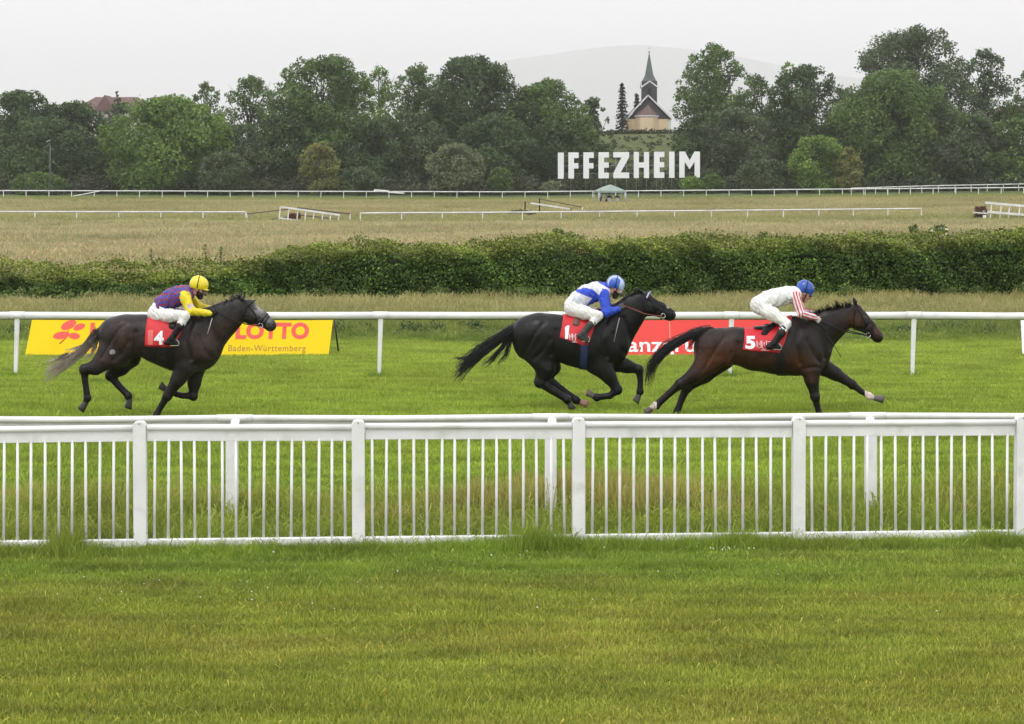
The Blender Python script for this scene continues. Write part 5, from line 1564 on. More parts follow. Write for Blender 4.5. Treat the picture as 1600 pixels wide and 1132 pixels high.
def glove(parent, wrist, hand, y_in, m, seed, s=1.0):
    """closed hand round a rein: palm, four curled fingers of unequal length, thumb from the side of the palm"""
    wrist, hand = Vector(wrist), Vector(hand)
    ax = (hand - wrist).normalized(); inn = Vector((0, y_in, 0)); inn = (inn - ax * inn.dot(ax)).normalized(); up = inn.cross(ax)
    if up.z < 0: up = -up
    c = wrist + ax * .05 * s
    f = Field(c - Vector((.13, .13, .13)), c + Vector((.13, .13, .13)), .005)
    f.seg(wrist - ax * .02, wrist + ax * .02, .027 * s, .028 * s, 1, 1, .01)
    for k, o in enumerate((-.028, -.010, .010, .028)):
        b = wrist + ax * .035 * s + up * o * .6 * s; t = wrist + ax * (.085 - .003 * abs(k - 1)) * s + up * o * s
        f.seg(b, t, .017 * s, .013 * s, 1, 1, .012)                                 # palm ray
        ln = (.030, .036, .038, .033)[k] * s                                        # up = index side last
        k1 = t + (ax * .35 + inn * .95).normalized() * ln
        k2 = k1 + (-ax * .85 + inn * .45).normalized() * ln * .8
        k3 = k2 + (-ax * .6 - inn * .8).normalized() * ln * .6
        f.seg(t, k1, .0125 * s, .0115 * s, 1, 1, .003); f.seg(k1, k2, .0115 * s, .0105 * s, 1, 1, .003); f.seg(k2, k3, .0105 * s, .009 * s, 1, 1, .003)
    tb = wrist + ax * .03 * s + up * .026 * s + inn * .01 * s
    t1 = tb + (ax * .7 + up * .35 + inn * .45).normalized() * .036 * s; t2 = t1 + (ax * .6 - up * .25 + inn * .75).normalized() * .030 * s
    f.seg(tb, t1, .015 * s, .013 * s, 1, 1, .008); f.seg(t1, t2, .013 * s, .010 * s, 1, 1, .004)
    V, Q = f.mesh(1)
    return link('glove', np_mesh('glove', V, Q, None, True), m, parent), c + inn * .03 * s + ax * .045 * s

def build_jockey(S, hs):
    v = S['view']; v.base = hs['view'].base
    e = empty('person', v.base, S['label'], 'person', 'jockeys on the racehorses')
    tor = v.c(S['torso'])
    hip, thm, knee = S['thigh']; k0, calf, ank, heel, toe = S['shin']; sh, el, wr, hd = S['arm']
    def leg(sg):
        t = v.c([hip, thm, knee]); yk = S.get('knee_y', .29)
        ys = [.085, .20, yk]
        T = [(p[0], sg * y, p[2], p[3], p[3] * .95) for p, y in zip(t, ys)]
        s = v.c([k0, calf, ank]); B = [(p[0], sg * y, p[2], p[3], p[3] * .95) for p, y in zip(s, (yk, S.get('foot_y', .335), S.get('foot_y', .335)))]
        return T, B
    fy = S.get('foot_y', .335)
    def foot(sg):
        a = v.c([ank, heel, toe]); F_ = [(p[0], sg * fy, p[2], p[3], p[3] * .95) for p in a]
        return [F_[0], F_[1]], [F_[1], F_[2]], [F_[0], F_[2]]
    def arm(sg, far=0.0):
        a = v.c([sh, el, wr]); ys = (.165, .25, .19)
        return [(p[0] + far * (.0, .05, .06)[i], sg * y, p[2] + far * (0, .02, .03)[i], p[3], p[3] * .95) for i, (p, y) in enumerate(zip(a, ys))]
    P0 = [v.p(*q[:2]) for q in S['torso'] + [hip, thm, knee, k0, ank, heel, toe, sh, el, wr, hd, S['head']]]
    lo = (min(p.x for p in P0) - .22, -.46, min(p.z for p in P0) - .10); hi = (max(p.x for p in P0) + .2, .46, max(p.z for p in P0) + .28)
    hc = v.p(*S['head']); ax, up = Vector(S['face']), Vector(S['up'])
    shw = .185
    def torso(f, grow):
        f.chain(tor, .05, grow)
        s = v.c([sh])[0]
        f.seg((s[0], -.13, s[2]), (s[0], .13, s[2]), s[3] * 1.15 + grow, s[3] * 1.15 + grow, 1, 1, .05)
    # body: one continuous figure under the clothes
    f = Field(lo, hi, .011)
    torso(f, -.032)
    for sg in (-1, 1):
        T, B = leg(sg); f.chain(T, .03, -.012); f.chain(B, .02, -.012)
        for seg in foot(sg): f.chain(seg, .015, -.012)
        A = arm(sg, 1.0 if sg > 0 else 0); f.chain(A, .02, -.012)
        w = Vector(A[2][:3]); h_ = v.p(*hd, sg * .175) + (Vector((.06, 0, .03)) if sg > 0 else Vector())
        f.seg(w, w.lerp(h_, .45), .020, .012, 1, 1, .004)
    nk = Vector(tor[-1][:3])
    f.seg(nk, hc - up * .03, .06, .052, .95, .95, .03)
    q, lt = head_field(f, hc, ax, up, S.get('hs', 1.0))
    V, Q = f.mesh(1); link('body', np_mesh('body', V, Q, None, True), SKIN, e)
    def wrinkle(f, amp, fr, seed):
        X, Y, Z = f.grids(); r = np.random.default_rng(seed)
        n = 0
        for k in range(4):
            a, b, c, ph = r.normal(0, 1, 4); n = n + np.sin((X * a + Y * b + Z * c) * fr + ph * 3)
        f.F = (f.F + amp * n / 2).astype(np.float32)
    # jacket with sleeves
    f = Field(lo, hi, .0095); torso(f, .0)
    for sg in (-1, 1): f.chain(arm(sg, 1.0 if sg > 0 else 0), .03, .006)
    wrinkle(f, .0055, 50, 5); wrinkle(f, .004, 105, 6)
    X, Y, Z = f.grids(); wx, wz, nx_, nz_ = S['waist_cut']
    wp = v.p(wx, wz); f.cut(-(nx_ * (X - wp.x) + nz_ * (Z - wp.z)) + 0 * Y)
    V, Q = f.mesh(0)
    zx, zy = v.inv(V); A = arm(-1); A2 = arm(1, 1.0)
    def dseg(V, a, b):
        a, b = np.array(a[:3]), np.array(b[:3]); ab = b - a; t = np.clip(((V - a) @ ab) / (ab @ ab), 0, 1); D = V - a - t[:, None] * ab
        return np.linalg.norm(D, axis=1), t, D
    d1 = np.minimum(dseg(V, A[0], A[1])[0], dseg(V, A[1], A[2])[0]); d2 = np.minimum(dseg(V, A2[0], A2[1])[0], dseg(V, A2[1], A2[2])[0])
    dT = np.min([dseg(V, a, b)[0] - min(a[3], b[3]) for a, b in zip(tor[:-1], tor[1:])], axis=0)
    sleeve = (np.minimum(d1, d2) < A[0][3] * 1.25) & ((zx > S['sleeve_from']) | (np.minimum(d1, d2) < dT)) & (np.abs(V[:, 1]) > .09)
    D = np.where((d1 < d2)[:, None], dseg(V, A[0], A[1])[2], dseg(V, A2[0], A2[1])[2])
    D2 = np.where((d1 < d2)[:, None], dseg(V, A[1], A[2])[2], dseg(V, A2[1], A2[2])[2])
    lower = np.where(d1 < d2, dseg(V, A[1], A[2])[0] < dseg(V, A[0], A[1])[0], dseg(V, A2[1], A2[2])[0] < dseg(V, A2[0], A2[1])[0])
    across = np.where(lower, D2[:, 2] * 1.0 - .2 * D2[:, 0], D[:, 0])
    col = S['silks'](zx, zy, V, sleeve, across)
    link('jacket', np_mesh('jacket', V, Q, col, True), SILK, e)
    # breeches
    f = Field(lo, hi, .0105)
    pel = tor[0]
    f.chain(tor[:2], .05, -.004)
    X, Y, Z = f.grids(); f.cut((nx_ * (X - wp.x) + nz_ * (Z - wp.z)) - .13 + 0 * Y)
    for sg in (-1, 1):
        T, B = leg(sg); f.chain(T, .06, .0)
        a, b = Vector(B[0][:3]), Vector(B[1][:3]); c = a.lerp(b, .62)
        f.seg(a, c, B[0][3], (B[0][3] * .5 + B[1][3] * .5), .95, .95, .02)
    wrinkle(f, .0045, 55, 8); wrinkle(f, .003, 115, 9)
    V, Q = f.mesh(0); link('breeches', np_mesh('breeches', V, Q, None, True), BREECH, e)
    # boots
    for sg in (-1, 1):
        T, B = leg(sg); f = Field((lo[0], sg * fy - .12, lo[2]), (hi[0], sg * fy + .12, hi[2]), .009)
        a, b = Vector(B[0][:3]), Vector(B[1][:3]); c = a.lerp(b, S.get('boot_top', .42))
        f.seg(c, b, B[1][3] * 1.0, B[1][3] * .98, .95, .95, .01); f.seg(b, B[2][:3], B[1][3] * .98, B[2][3], .95, .95, .01)
        for seg in foot(sg): f.chain(seg, .012, .002)
        V, Q = f.mesh(1); bo = link('boot', np_mesh('boot', V, Q, None, True), S.get('boot_mat', LEATHER), e)
        # stirrup iron
        ap, tp = v.p(*toe[:2]), v.p(*heel[:2]); c = ap.lerp(tp, .28)
        m = MB(); R = .062
        m.tube([(c.x + .02 + R * math.cos(t), sg * fy + .0, c.z - .01 + R * 1.1 * math.sin(t)) for t in np.linspace(-.2, PI + .2, 12)], .0065, 6)
        m.bar((c.x + .02 - R, sg * fy, c.z - .03), (c.x + .02 + R, sg * fy, c.z - .03), .05, .012); st = m.build('stirrup', BIT, bo)
        l2 = MB(); kk = v.p(*S['leather_top']); l2.tube([(c.x + .02, sg * fy * .97, c.z + .05), (kk.x, sg * .16, kk.z)], .011, 6, flat=.4); l2.build('stirrup_leather', LEATHER, bo)
    # gloves
    pts = []
    for sg in (-1, 1):
        a = arm(sg, 1.0 if sg > 0 else 0); w = a[2][:3]; h_ = v.p(*hd, sg * .175) + (Vector((.06, 0, .03)) if sg > 0 else Vector())
        g, gp = glove(e, w, h_, -sg, S['glove_mat'] if sg < 0 else S.get('glove_mat_far', S['glove_mat']), 3, 1.05); pts.append(gp)
    # helmet with peak, strap, goggles
    hcx = v.p(*S['helmet']); hr = v.r(S['helmet_r'])
    f = Field(hcx - Vector((.24, .2, .24)), hcx + Vector((.24, .2, .24)), .008)
    f.seg(hcx - ax * .018, hcx + ax * .012, hr * .985, hr * .95, .86, .86, .02)
    X, Y, Z = f.grids(); U = S['helmet_up']; un = Vector(U).normalized(); cutp = hcx - un * hr * S.get('helmet_cut', .42)
    f.cut(-(un.x * (X - cutp.x) + un.z * (Z - cutp.z)) + 0 * Y)
    fw = Vector((un.z, 0, -un.x))
    a0 = cutp + fw * hr * .72 + un * .012
    for t in np.linspace(-1, 1, 9):
        p0 = a0 + Vector((0, t * .07, 0)) - fw * .012 * t * t; p1 = p0 + fw * S.get('peak', .055) * (1 - .45 * t * t) - un * .012
        f.seg(p0, p1, .009, .006, 1, 1, .012)
    V, Q = f.mesh(1); zx, zy = v.inv(V); he = link('helmet', np_mesh('helmet', V, Q, S['helmet_col'](zx, zy, V, hcx, un, fw), True), GLOSS, e)
    m = MB()
    ring = [hcx + Vector((0, math.sin(t) * hr * .90, 0)) + (fw * -.01 + un * (.0 + 1.0)) * 0 + un * math.cos(t) * hr * 1.01 + fw * (-.01) for t in np.linspace(-PI * .62, PI * .62, 24)]
    m.tube(ring, .006, 6); m.build('helmet_strap', LEATHER, he)
    gm = MB(); 
    for t in np.linspace(-1, 1, 7): pass
    gp_ = [q(.092 - .035 * t * t, .015, t * .07) for t in np.linspace(-1, 1, 9)]
    gm.tube(gp_, .022, 8); gm.build('goggles', mat('goggles', S.get('goggle_col', (.03, .03, .035)), None, .15, coat=.5), e)
    ch = MB(); ch.tube([q(.0, .02, -.085), q(.02, -.06, -.075), q(.035, -.118, -.02), q(.035, -.118, .02), q(.02, -.06, .075), q(.0, .02, .085)], .008, 6); ch.build('chin_strap', LEATHER, e)
    if S.get('mask'):
        f = Field(hc - Vector((.2, .2, .25)), hc + Vector((.25, .2, .2)), .007)
        head_field(f, hc, ax, up, S.get('hs', 1.0) * 1.025)
        X, Y, Z = f.grids(); mp_ = q(.0, -.012); uu = (up - ax * up.dot(ax)).normalized()
        f.cut((uu.x * (X - mp_.x) + uu.z * (Z - mp_.z)) + 0 * Y); f.cut(-(ax.x * (X - q(-.02, 0).x) + ax.z * (Z - q(-.02, 0).z)) + 0 * Y)
        V, Q = f.mesh(1); link('face_mask', np_mesh('face_mask', V, Q, None, True), mat('mask_cloth', S['mask'], None, .8), e)
    # reins from both hands to the bit, whip
    r_o = MB(); 
    for i in (0, 1):
        a, b = hs['bit3'][i], pts[i]
        mid = a.lerp(b, .5) + Vector((0, (-.10, .10)[i], -.035))
        L = [a, a.lerp(mid, .6) + Vector((0, (-.02, .02)[i], -.01)), mid, b]
        r_o = MB(); r_o.tube(L, .008, 6); r_o.build('rein', S.get('rein_mat', LEATHER), hs['empty'])
    if 'whip' in S:
        a, b = S['whip']; pa, pb = v.p(*a, -.17), v.p(*b, -.30)
        w = empty('whip', pa + Vector(v.base), S['whip_label'], 'whip')
        MB().tube([(0, 0, 0), (pb - pa) * .3], .011, 6).build('handle', LEATHER, w)
        MB().tube([(pb - pa) * .3, (pb - pa)], [.007, .005], 6).build('shaft', S.get('whip_mat', LEATHER), w)
    return e

def mixc(a, b, t):
    t = np.clip(np.asarray(t, float), 0, 1)[:, None]; return np.array(a) * (1 - t) + np.array(b) * t
def blob(zx, zy, cx, cy, rx, ry): return np.exp(-(((zx - cx) / rx) ** 2 + ((zy - cy) / ry) ** 2))

def base_of(px, d): return ((px - 800) * d / FPX, d, 0.0)

# --- bay horse, number 5
V5 = View(1000, 400, 4.0, 30.3, base_of(1195, 30.3))
def coat5(zx, zy, V):
    c = np.tile([.0105, .0075, .0065], (len(V), 1))
    red = np.clip(1.0 * blob(zx, zy, 430, 640, 130, 90) + .6 * blob(zx, zy, 740, 640, 160, 55) + .9 * blob(zx, zy, 985, 660, 80, 60) + .5 * blob(zx, zy, 1060, 780, 40, 60) + .7 * blob(zx, zy, 1330, 400, 60, 50) + .7 * blob(zx, zy, 1480, 450, 30, 50) + .4 * blob(zx, zy, 560, 560, 90, 80), 0, 1)
    c = mixc([.0105, .0078, .0070], [.066, .024, .012], red * .9)
    leg = (zy > 790); c = mixc([.0085, .007, .0065], [.0085, .007, .0065], zx * 0) * leg[:, None] + c * (~leg)[:, None]
    sock = ((zx > 1412) & (zy > 835)) | ((zx < 96) & (zy > 905))
    c[sock] = [.55, .47, .42]
    c[(zx > 1385) & (zx < 1415) & (zy < 430) & (zy > 375)] *= 1.6
    return c
H5 = dict(view=V5, seed=5, hoff=(0, 0), foff=(0, 0), head_lines=[([(1352, 455), (1400, 462), (1425, 430)], .010, 11), ([(1400, 350), (1435, 420), (1480, 470)], .005, 10), ([(1395, 368), (1420, 380)], .006, 9), ([(1470, 530), (1500, 528)], .006, 6)], label='dark bay racehorse in full stretch wearing number 5, leading the race', coat=coat5,
  torso=[[(455, 565, 115, .27), (600, 563, 112, .262), (720, 588, 125, .275), (850, 595, 138, .285), (955, 580, 165, .255), (1055, 602, 138, .215)],
         [(880, 480, 50, .08), (955, 445, 50, .06), (1040, 450, 60, .07)], [(440, 600, 100, .25), (430, 640, 90, .25)]],
  neck=[(1050, 540, 130, .20), (1110, 480, 105, .135), (1190, 430, 84, .105), (1290, 385, 66, .09)],
  head=[(1345, 345, 46, .075), (1372, 405, 62, .088), (1428, 445, 45, .068), (1465, 485, 35, .055), (1485, 507, 37, .058)],
  ear=((1348, 312), (1336, 256)), eye=(1408, 385), nostril=(1506, 500),
  legs=[dict(y=-.145, pts=[(430, 640, 88), (345, 735, 50), (245, 795, 30), (180, 853, 22), (98, 928, 23), (66, 948, 18), (28, 968, 18)], hoof=(.09, .07, .06)),
        dict(y=.145, pts=[(520, 645, 80), (405, 748, 52), (298, 828, 31), (266, 900, 21), (236, 980, 22), (226, 1000, 18), (214, 1019, 18)]),
        dict(y=-.125, pts=[(1060, 690, 78), (1066, 775, 40), (1086, 872, 29), (1098, 925, 19), (1116, 988, 21), (1122, 1004, 17), (1132, 1020, 18)]),
        dict(y=.125, pts=[(1120, 680, 70), (1225, 740, 40), (1335, 808, 27), (1392, 853, 18), (1440, 880, 20), (1475, 895, 15), (1518, 911, 17)], hoof=(.10, .09, .085))],
  muscle=[(1010, 560, 90, .12, .10), (540, 600, 70, .14, .12), (430, 560, 60, .15, .11)],
  tail=[(440, 470), (370, 470), (290, 498), (200, 545), (110, 610), (60, 680), (45, 745)], tail_n=340, tail_spread=.042, tail_extra=[([(360, 478), (335, 520), (312, 560), (285, 595)], 26, .02), ([(220, 545), (150, 615), (95, 680), (70, 745)], 34, .03), ([(250, 510), (150, 540), (110, 560)], 14, .015)], tail_col=lambda t: (.008, .007, .007),
  crest=[(1085, 390), (1130, 365), (1170, 352), (1240, 330), (1320, 312)], mane_n=30, mane_len=46, mane_dir=(-.55, -.8), mane_col=(.008, .007, .007),
  cloth=((648, 462), (950, 392), (628, 580), (855, 596)), number=((643, 494), (704, 573), '5', .08), emblem=((717, 580), (802, 522)),
  girth=((850, 560), (880, 742)), girth_w=26, girth_mat=LEATHER, saddle=[(720, 450), (800, 450), (900, 430)], flap=(770, 488), saddle_mat=LEATHER,
  bridle=dict(straps=[('cheek_strap', [(1355, 325), (1395, 400), (1418, 485)]), ('noseband', [(1462, 425), (1440, 470), (1425, 512)]), ('throat_latch', [(1345, 330), (1330, 400), (1345, 462)])], bit=(1424, 492)))
build_horse(H5)
J5 = dict(view=View(1150, 420, 8.086, 30.3, None), label='jockey in white jacket with red-striped sleeves and blue helmet on the leading horse',
  torso=[(280, 440, 94, .165), (370, 405, 108, .165), (500, 372, 112, .17), (640, 338, 106, .185), (735, 315, 88, .17)],
  thigh=((285, 480, 94), (450, 572, 80), (608, 676, 56)), shin=((602, 690, 53), (530, 800, 52), (445, 915, 38), (372, 965, 30), (505, 975, 26)),
  arm=((735, 345, 58), (795, 556, 47), (975, 608, 31), (1035, 655)), head=(872, 318), face=(.86, 0, -.51), up=(.45, 0, .89), helmet=(880, 252), helmet_r=106, helmet_up=(.30, 0, .95), helmet_cut=.52, peak=.035,
  waist_cut=(318, 395, .90, -.15), sleeve_from=690, leather_top=(500, 790),
  silks=lambda zx, zy, V, sl, ac: np.where((sl & (np.sin(ac * 2 * PI / .042 + .6) > .1))[:, None], np.array([[.55, .018, .04]]), np.array([[.70, .70, .70]])),
  helmet_col=lambda zx, zy, V, c, u, f: np.tile([.020, .075, .36], (len(V), 1)), glove_mat=mat('pale_glove', (.55, .50, .48), (.4, .33, .3), .7), glove_mat_far=LEATHER,
  whip=((1020, 640), (1290, 1100)), whip_label='thin black whip held by the jockey of the leading horse', goggle_col=(.02, .02, .022))
build_jockey(J5, H5)

# --- black horse, number 1
V1 = View(690, 400, 4.0, 31.1, base_of(890, 31.1))
def coat1(zx, zy, V):
    c = np.tile([.0062, .0060, .0064], (len(V), 1))
    c[blob(zx, zy, 1412, 318, 14, 12) > .4] = [.20, .18, .18]
    c[(zx > 855) & (zx < 940) & (zy > 905)] = [.020, .014, .012]
    return c
H1 = dict(view=V1, seed=1, hoff=(115, -85), foff=(45, -40), head_lines=[([(1270, 362), (1325, 372), (1352, 340)], .010, 11), ([(1310, 275), (1365, 320), (1420, 345)], .005, 10), ([(1290, 282), (1315, 296)], .006, 9), ([(1400, 398), (1440, 388)], .006, 6)], label='jet black racehorse with gathered legs wearing number 1, running second', coat=coat1,
  torso=[[(548, 488, 114, .26), (610, 482, 119, .27), (700, 500, 128, .265), (820, 530, 150, .285), (920, 540, 165, .27), (1000, 532, 163, .24), (1042, 560, 122, .205)],
         [(930, 420, 50, .08), (1010, 415, 52, .06), (1080, 420, 60, .07)], [(555, 555, 104, .25), (600, 590, 95, .24)]],
  neck=[(1040, 490, 135, .20), (1090, 440, 112, .14), (1142, 398, 84, .105), (1200, 330, 72, .092), (1245, 295, 62, .086)],
  head=[(1272, 272, 48, .076), (1300, 318, 58, .088), (1362, 335, 46, .068), (1405, 358, 38, .056), (1426, 370, 39, .058)],
  ear=((1262, 240), (1222, 194)), eye=(1300, 295), nostril=(1448, 358),
  legs=[dict(y=-.13, pts=[(615, 620, 92), (648, 705, 56), (612, 783, 33), (695, 838, 25), (782, 892, 24), (796, 916, 18), (803, 948, 18)]),
        dict(y=.13, pts=[(640, 620, 88), (690, 700, 52), (655, 768, 32), (750, 842, 24), (842, 905, 23), (868, 920, 18), (905, 940, 19)], hoof=(.34, .20, .13)),
        dict(y=-.125, pts=[(985, 675, 82), (1040, 745, 44), (1096, 830, 29), (1050, 870, 20), (968, 879, 22), (945, 872, 17), (908, 860, 18)], hoof=(.12, .09, .08)),
        dict(y=.125, pts=[(1080, 665, 72), (1160, 695, 40), (1236, 714, 28), (1246, 780, 18), (1243, 852, 21), (1234, 874, 16), (1210, 908, 18)], hoof=(.07, .065, .065))],
  muscle=[(1000, 560, 95, .12, .10), (640, 560, 80, .13, .12)],
  tail=[(450, 455), (390, 490), (320, 540), (240, 590), (160, 645), (80, 715)], tail_n=380, tail_spread=.060, tail_extra=[([(445, 470), (425, 540), (405, 610), (345, 675)], 70, .03), ([(430, 480), (380, 570), (310, 645), (240, 690)], 90, .035), ([(400, 480), (300, 525), (210, 565), (160, 585)], 30, .018), ([(250, 590), (160, 640), (95, 635), (72, 615)], 34, .022), ([(230, 610), (150, 680), (90, 740)], 50, .03)], tail_col=lambda t: (.006, .006, .006),
  crest=[(1085, 350), (1130, 305), (1170, 262), (1215, 228), (1250, 215)], mane_n=22, mane_len=26, mane_dir=(-.8, -.25), mane_col=(.006, .006, .006),
  cloth=((760, 378), (985, 372), (736, 502), (905, 560)), cloth_sag=0, number=((757, 428), (790, 510), '1', .12), emblem=((795, 530), (850, 478)),
  girth=((885, 530), (884, 702)), girth_w=21, girth_mat=mat('navy_girth', (.010, .020, .075), (.014, .028, .10), .7, 10), saddle=[(790, 380), (860, 378), (940, 372)], flap=(838, 425), saddle_mat=mat('brown_saddle', (.10, .045, .03), (.14, .065, .045), .5, 10),
  bridle=dict(straps=[('cheek_strap', [(1285, 245), (1330, 320), (1352, 375)]), ('noseband', [(1402, 312), (1380, 360), (1372, 400)]), ('throat_latch', [(1268, 250), (1258, 310), (1275, 362)])], bit=(1382, 372)),
  browband=([(1306, 222), (1290, 240), (1278, 264)], mat('lilac_browband', (.45, .42, .58), None, .6)))
build_horse(H1)
def silks1(zx, zy, V, sl, ac):
    blue = np.array([.012, .055, .50]); wht = np.array([.62, .64, .72])
    b = sl.copy()
    yc = np.interp(zx, [250, 330, 450, 540, 600, 650], [262, 247, 238, 262, 320, 380])     # lower edge of the white back panel
    yl = 278 + .41 * (zx - 300)                                                            # lower edge of the blue band
    b |= (zy > yc) & (zy < yl) & (zx > 290)
    b |= (zy > yc) & (zx > 525 - (zy - 365) * .7)
    b |= (zx > 590) & (zy < 165 + (zx - 590) * .55)
    back = (np.abs(V[:, 1]) < .10) & (zx < 600); b &= ~(back & (zy < yc + 12))
    return np.where(b[:, None], blue, wht)
def helm1(zx, zy, V, c, u, f):
    a = np.abs(V[:, 1]); fwd = (V - np.array(c)) @ np.array(f)
    blue = (a > .022) & (a < .045) | ((a > .078) & (fwd < .05))
    return np.where(blue[:, None], np.array([.03, .10, .48]), np.array([.42, .52, .70]))
J1 = dict(view=View(860, 420, 8.086, 31.1, None), label='jockey in blue and white jacket with striped helmet on the black horse',
  torso=[(268, 455, 95, .165), (345, 392, 116, .17), (462, 332, 121, .175), (585, 287, 114, .185), (660, 268, 92, .17)],
  thigh=((275, 512, 95), (430, 548, 78), (598, 578, 60)), shin=((588, 600, 52), (490, 692, 46), (412, 785, 36), (352, 830, 28), (448, 888, 25)),
  arm=((664, 322, 64), (695, 540, 54), (855, 503, 33), (915, 458)), head=(828, 268), face=(.80, 0, -.60), up=(.55, 0, .83), helmet=(828, 198), helmet_r=110, helmet_up=(.26, 0, .97), helmet_cut=.45, peak=.04,
  waist_cut=(262, 395, .78, -.42), sleeve_from=640, leather_top=(420, 690), silks=silks1, helmet_col=helm1,
  glove_mat=mat('grey_glove', (.05, .05, .055), (.09, .085, .08), .7), glove_mat_far=mat('tan_glove', (.30, .22, .10), (.36, .27, .13), .7), boot_top=.62, boot_mat=mat('dark_grey_boot', (.03, .032, .03), (.045, .046, .043), .6),
  mask=(.03, .03, .035), goggle_col=(.35, .38, .40), rein_mat=mat('rust_rein', (.20, .055, .03), None, .6),
  whip=((895, 480), (790, 905)), whip_label='thin pale whip held by the jockey on the black horse', whip_mat=mat('pale_whip', (.3, .3, .3), None, .5))
build_jockey(J1, H1)

# --- dark grey horse, number 4
V4 = View(50, 400, 4.0, 30.0, base_of(250, 30.0))
def coat4(zx, zy, V):
    c = np.tile([.019, .0155, .0155], (len(V), 1))
    br = np.clip(.8 * blob(zx, zy, 600, 500, 90, 80) + .7 * blob(zx, zy, 1090, 560, 90, 70) + .5 * blob(zx, zy, 480, 640, 60, 40) + .6 * blob(zx, zy, 1200, 440, 70, 60), 0, 1)
    c = mixc([.017, .0140, .0142], [.046, .024, .019], br)
    g = np.clip(blob(zx, zy, 1425, 320, 32, 45) * 1.1 + blob(zx, zy, 1480, 395, 28, 34) * .5, 0, 1)
    c = c * (1 - g[:, None]) + np.array([.24, .23, .235]) * g[:, None]
    g = (blob(zx, zy, 523, 592, 17, 17) > .42) & (V[:, 1] < 0); c[g] = [.26, .24, .25]
    leg = zy > 720; c[leg & ((zx < 640) | (zy > 800))] *= .55
    return c
def tail4(t): return tuple(np.array([.03, .025, .024]) * (1 - t) ** 1.5 + np.array([.50, .42, .36]) * min(1, t * 1.5) ** 1.2)
H4 = dict(view=V4, seed=4, hoff=(70, -75), foff=(25, -25), head_lines=[([(1335, 415), (1395, 420), (1420, 390)], .010, 11), ([(1395, 320), (1440, 365), (1490, 405)], .005, 10), ([(1380, 318), (1405, 332)], .006, 9), ([(1465, 462), (1500, 455)], .006, 6)], label='dark grey racehorse with pale tail wearing number 4, running last', coat=coat4,
  torso=[[(522, 490, 109, .26), (590, 490, 118, .268), (690, 492, 119, .262), (780, 520, 140, .28), (880, 542, 160, .285), (978, 546, 168, .25), (1050, 590, 128, .21)],
         [(920, 425, 50, .08), (1005, 425, 52, .06), (1080, 430, 60, .07)], [(520, 580, 98, .25), (540, 620, 85, .24)]],
  neck=[(1060, 520, 130, .20), (1100, 470, 112, .14), (1160, 425, 92, .108), (1232, 372, 76, .095), (1300, 328, 64, .088)],
  head=[(1358, 318, 46, .076), (1368, 365, 61, .088), (1432, 388, 46, .068), (1470, 418, 37, .055), (1490, 435, 39, .058)],
  ear=((1335, 288), (1301, 249)), eye=(1392, 330), nostril=(1512, 424),
  legs=[dict(y=-.14, pts=[(490, 625, 88), (410, 692, 44), (338, 704, 29), (344, 780, 19), (358, 882, 22), (346, 910, 17), (312, 946, 19)], hoof=(.045, .04, .04)),
        dict(y=.14, pts=[(580, 640, 88), (540, 702, 52), (478, 752, 31), (528, 815, 21), (592, 880, 23), (598, 906, 17), (583, 948, 19)]),
        dict(y=-.125, pts=[(965, 685, 80), (925, 762, 44), (855, 870, 28), (818, 930, 19), (787, 985, 21), (780, 1002, 17), (766, 1024, 18)]),
        dict(y=.125, pts=[(1015, 700, 68), (1006, 800, 38), (1000, 880, 27), (930, 880, 18), (852, 857, 20), (832, 845, 16), (795, 826, 18)])],
  muscle=[(1000, 570, 95, .12, .10), (620, 560, 75, .13, .12)],
  tail=[(425, 470), (385, 510), (340, 560), (270, 615), (180, 665), (75, 705)], tail_n=300, tail_spread=.042, tail_extra=[([(405, 500), (395, 560), (372, 610), (310, 645)], 44, .022), ([(340, 555), (260, 578), (195, 582)], 16, .012), ([(230, 620), (150, 650), (72, 655)], 26, .02), ([(250, 640), (170, 690), (75, 720)], 40, .02)], tail_col=tail4,
  crest=[(1080, 372), (1150, 345), (1200, 312), (1260, 272), (1310, 252)], mane_n=24, mane_len=24, mane_dir=(-.8, -.35), mane_col=(.012, .011, .011),
  cloth=((735, 378), (1010, 380), (727, 556), (905, 560)), number=((786, 460), (846, 545), '4', 0), patch=((746, 455), (779, 546)),
  girth=((880, 545), (885, 708)), girth_w=22, girth_mat=LEATHER, saddle=[(790, 385), (880, 382), (960, 380)], flap=(895, 440), saddle_mat=LEATHER,
  bridle=dict(straps=[('cheek_strap', [(1352, 300), (1400, 365), (1420, 430)]), ('noseband', [(1475, 362), (1440, 400), (1425, 440)]), ('cheek_strap', [(1395, 275), (1345, 318), (1322, 378)]), ('noseband', [(1482, 378), (1462, 410), (1448, 446)])], bit=(1432, 432)))
build_horse(H4)
def silks4(zx, zy, V, sl, ac):
    pur = np.array([.050, .045, .27]); red = np.array([.26, .020, .045]); yel = np.array([.72, .58, .012])
    u = zy * .90 + zx * .42 + 14 * np.sin(zx * .03)
    c = np.where((np.sin(u * 2 * PI / 58) > .45)[:, None], red, pur)
    c = np.where(sl[:, None], yel, c)
    pale = sl & (blob(zx, zy, 662, 462, 42, 34) > .40) & (V[:, 1] < 0); c[pale] = [.55, .44, .42]
    return c
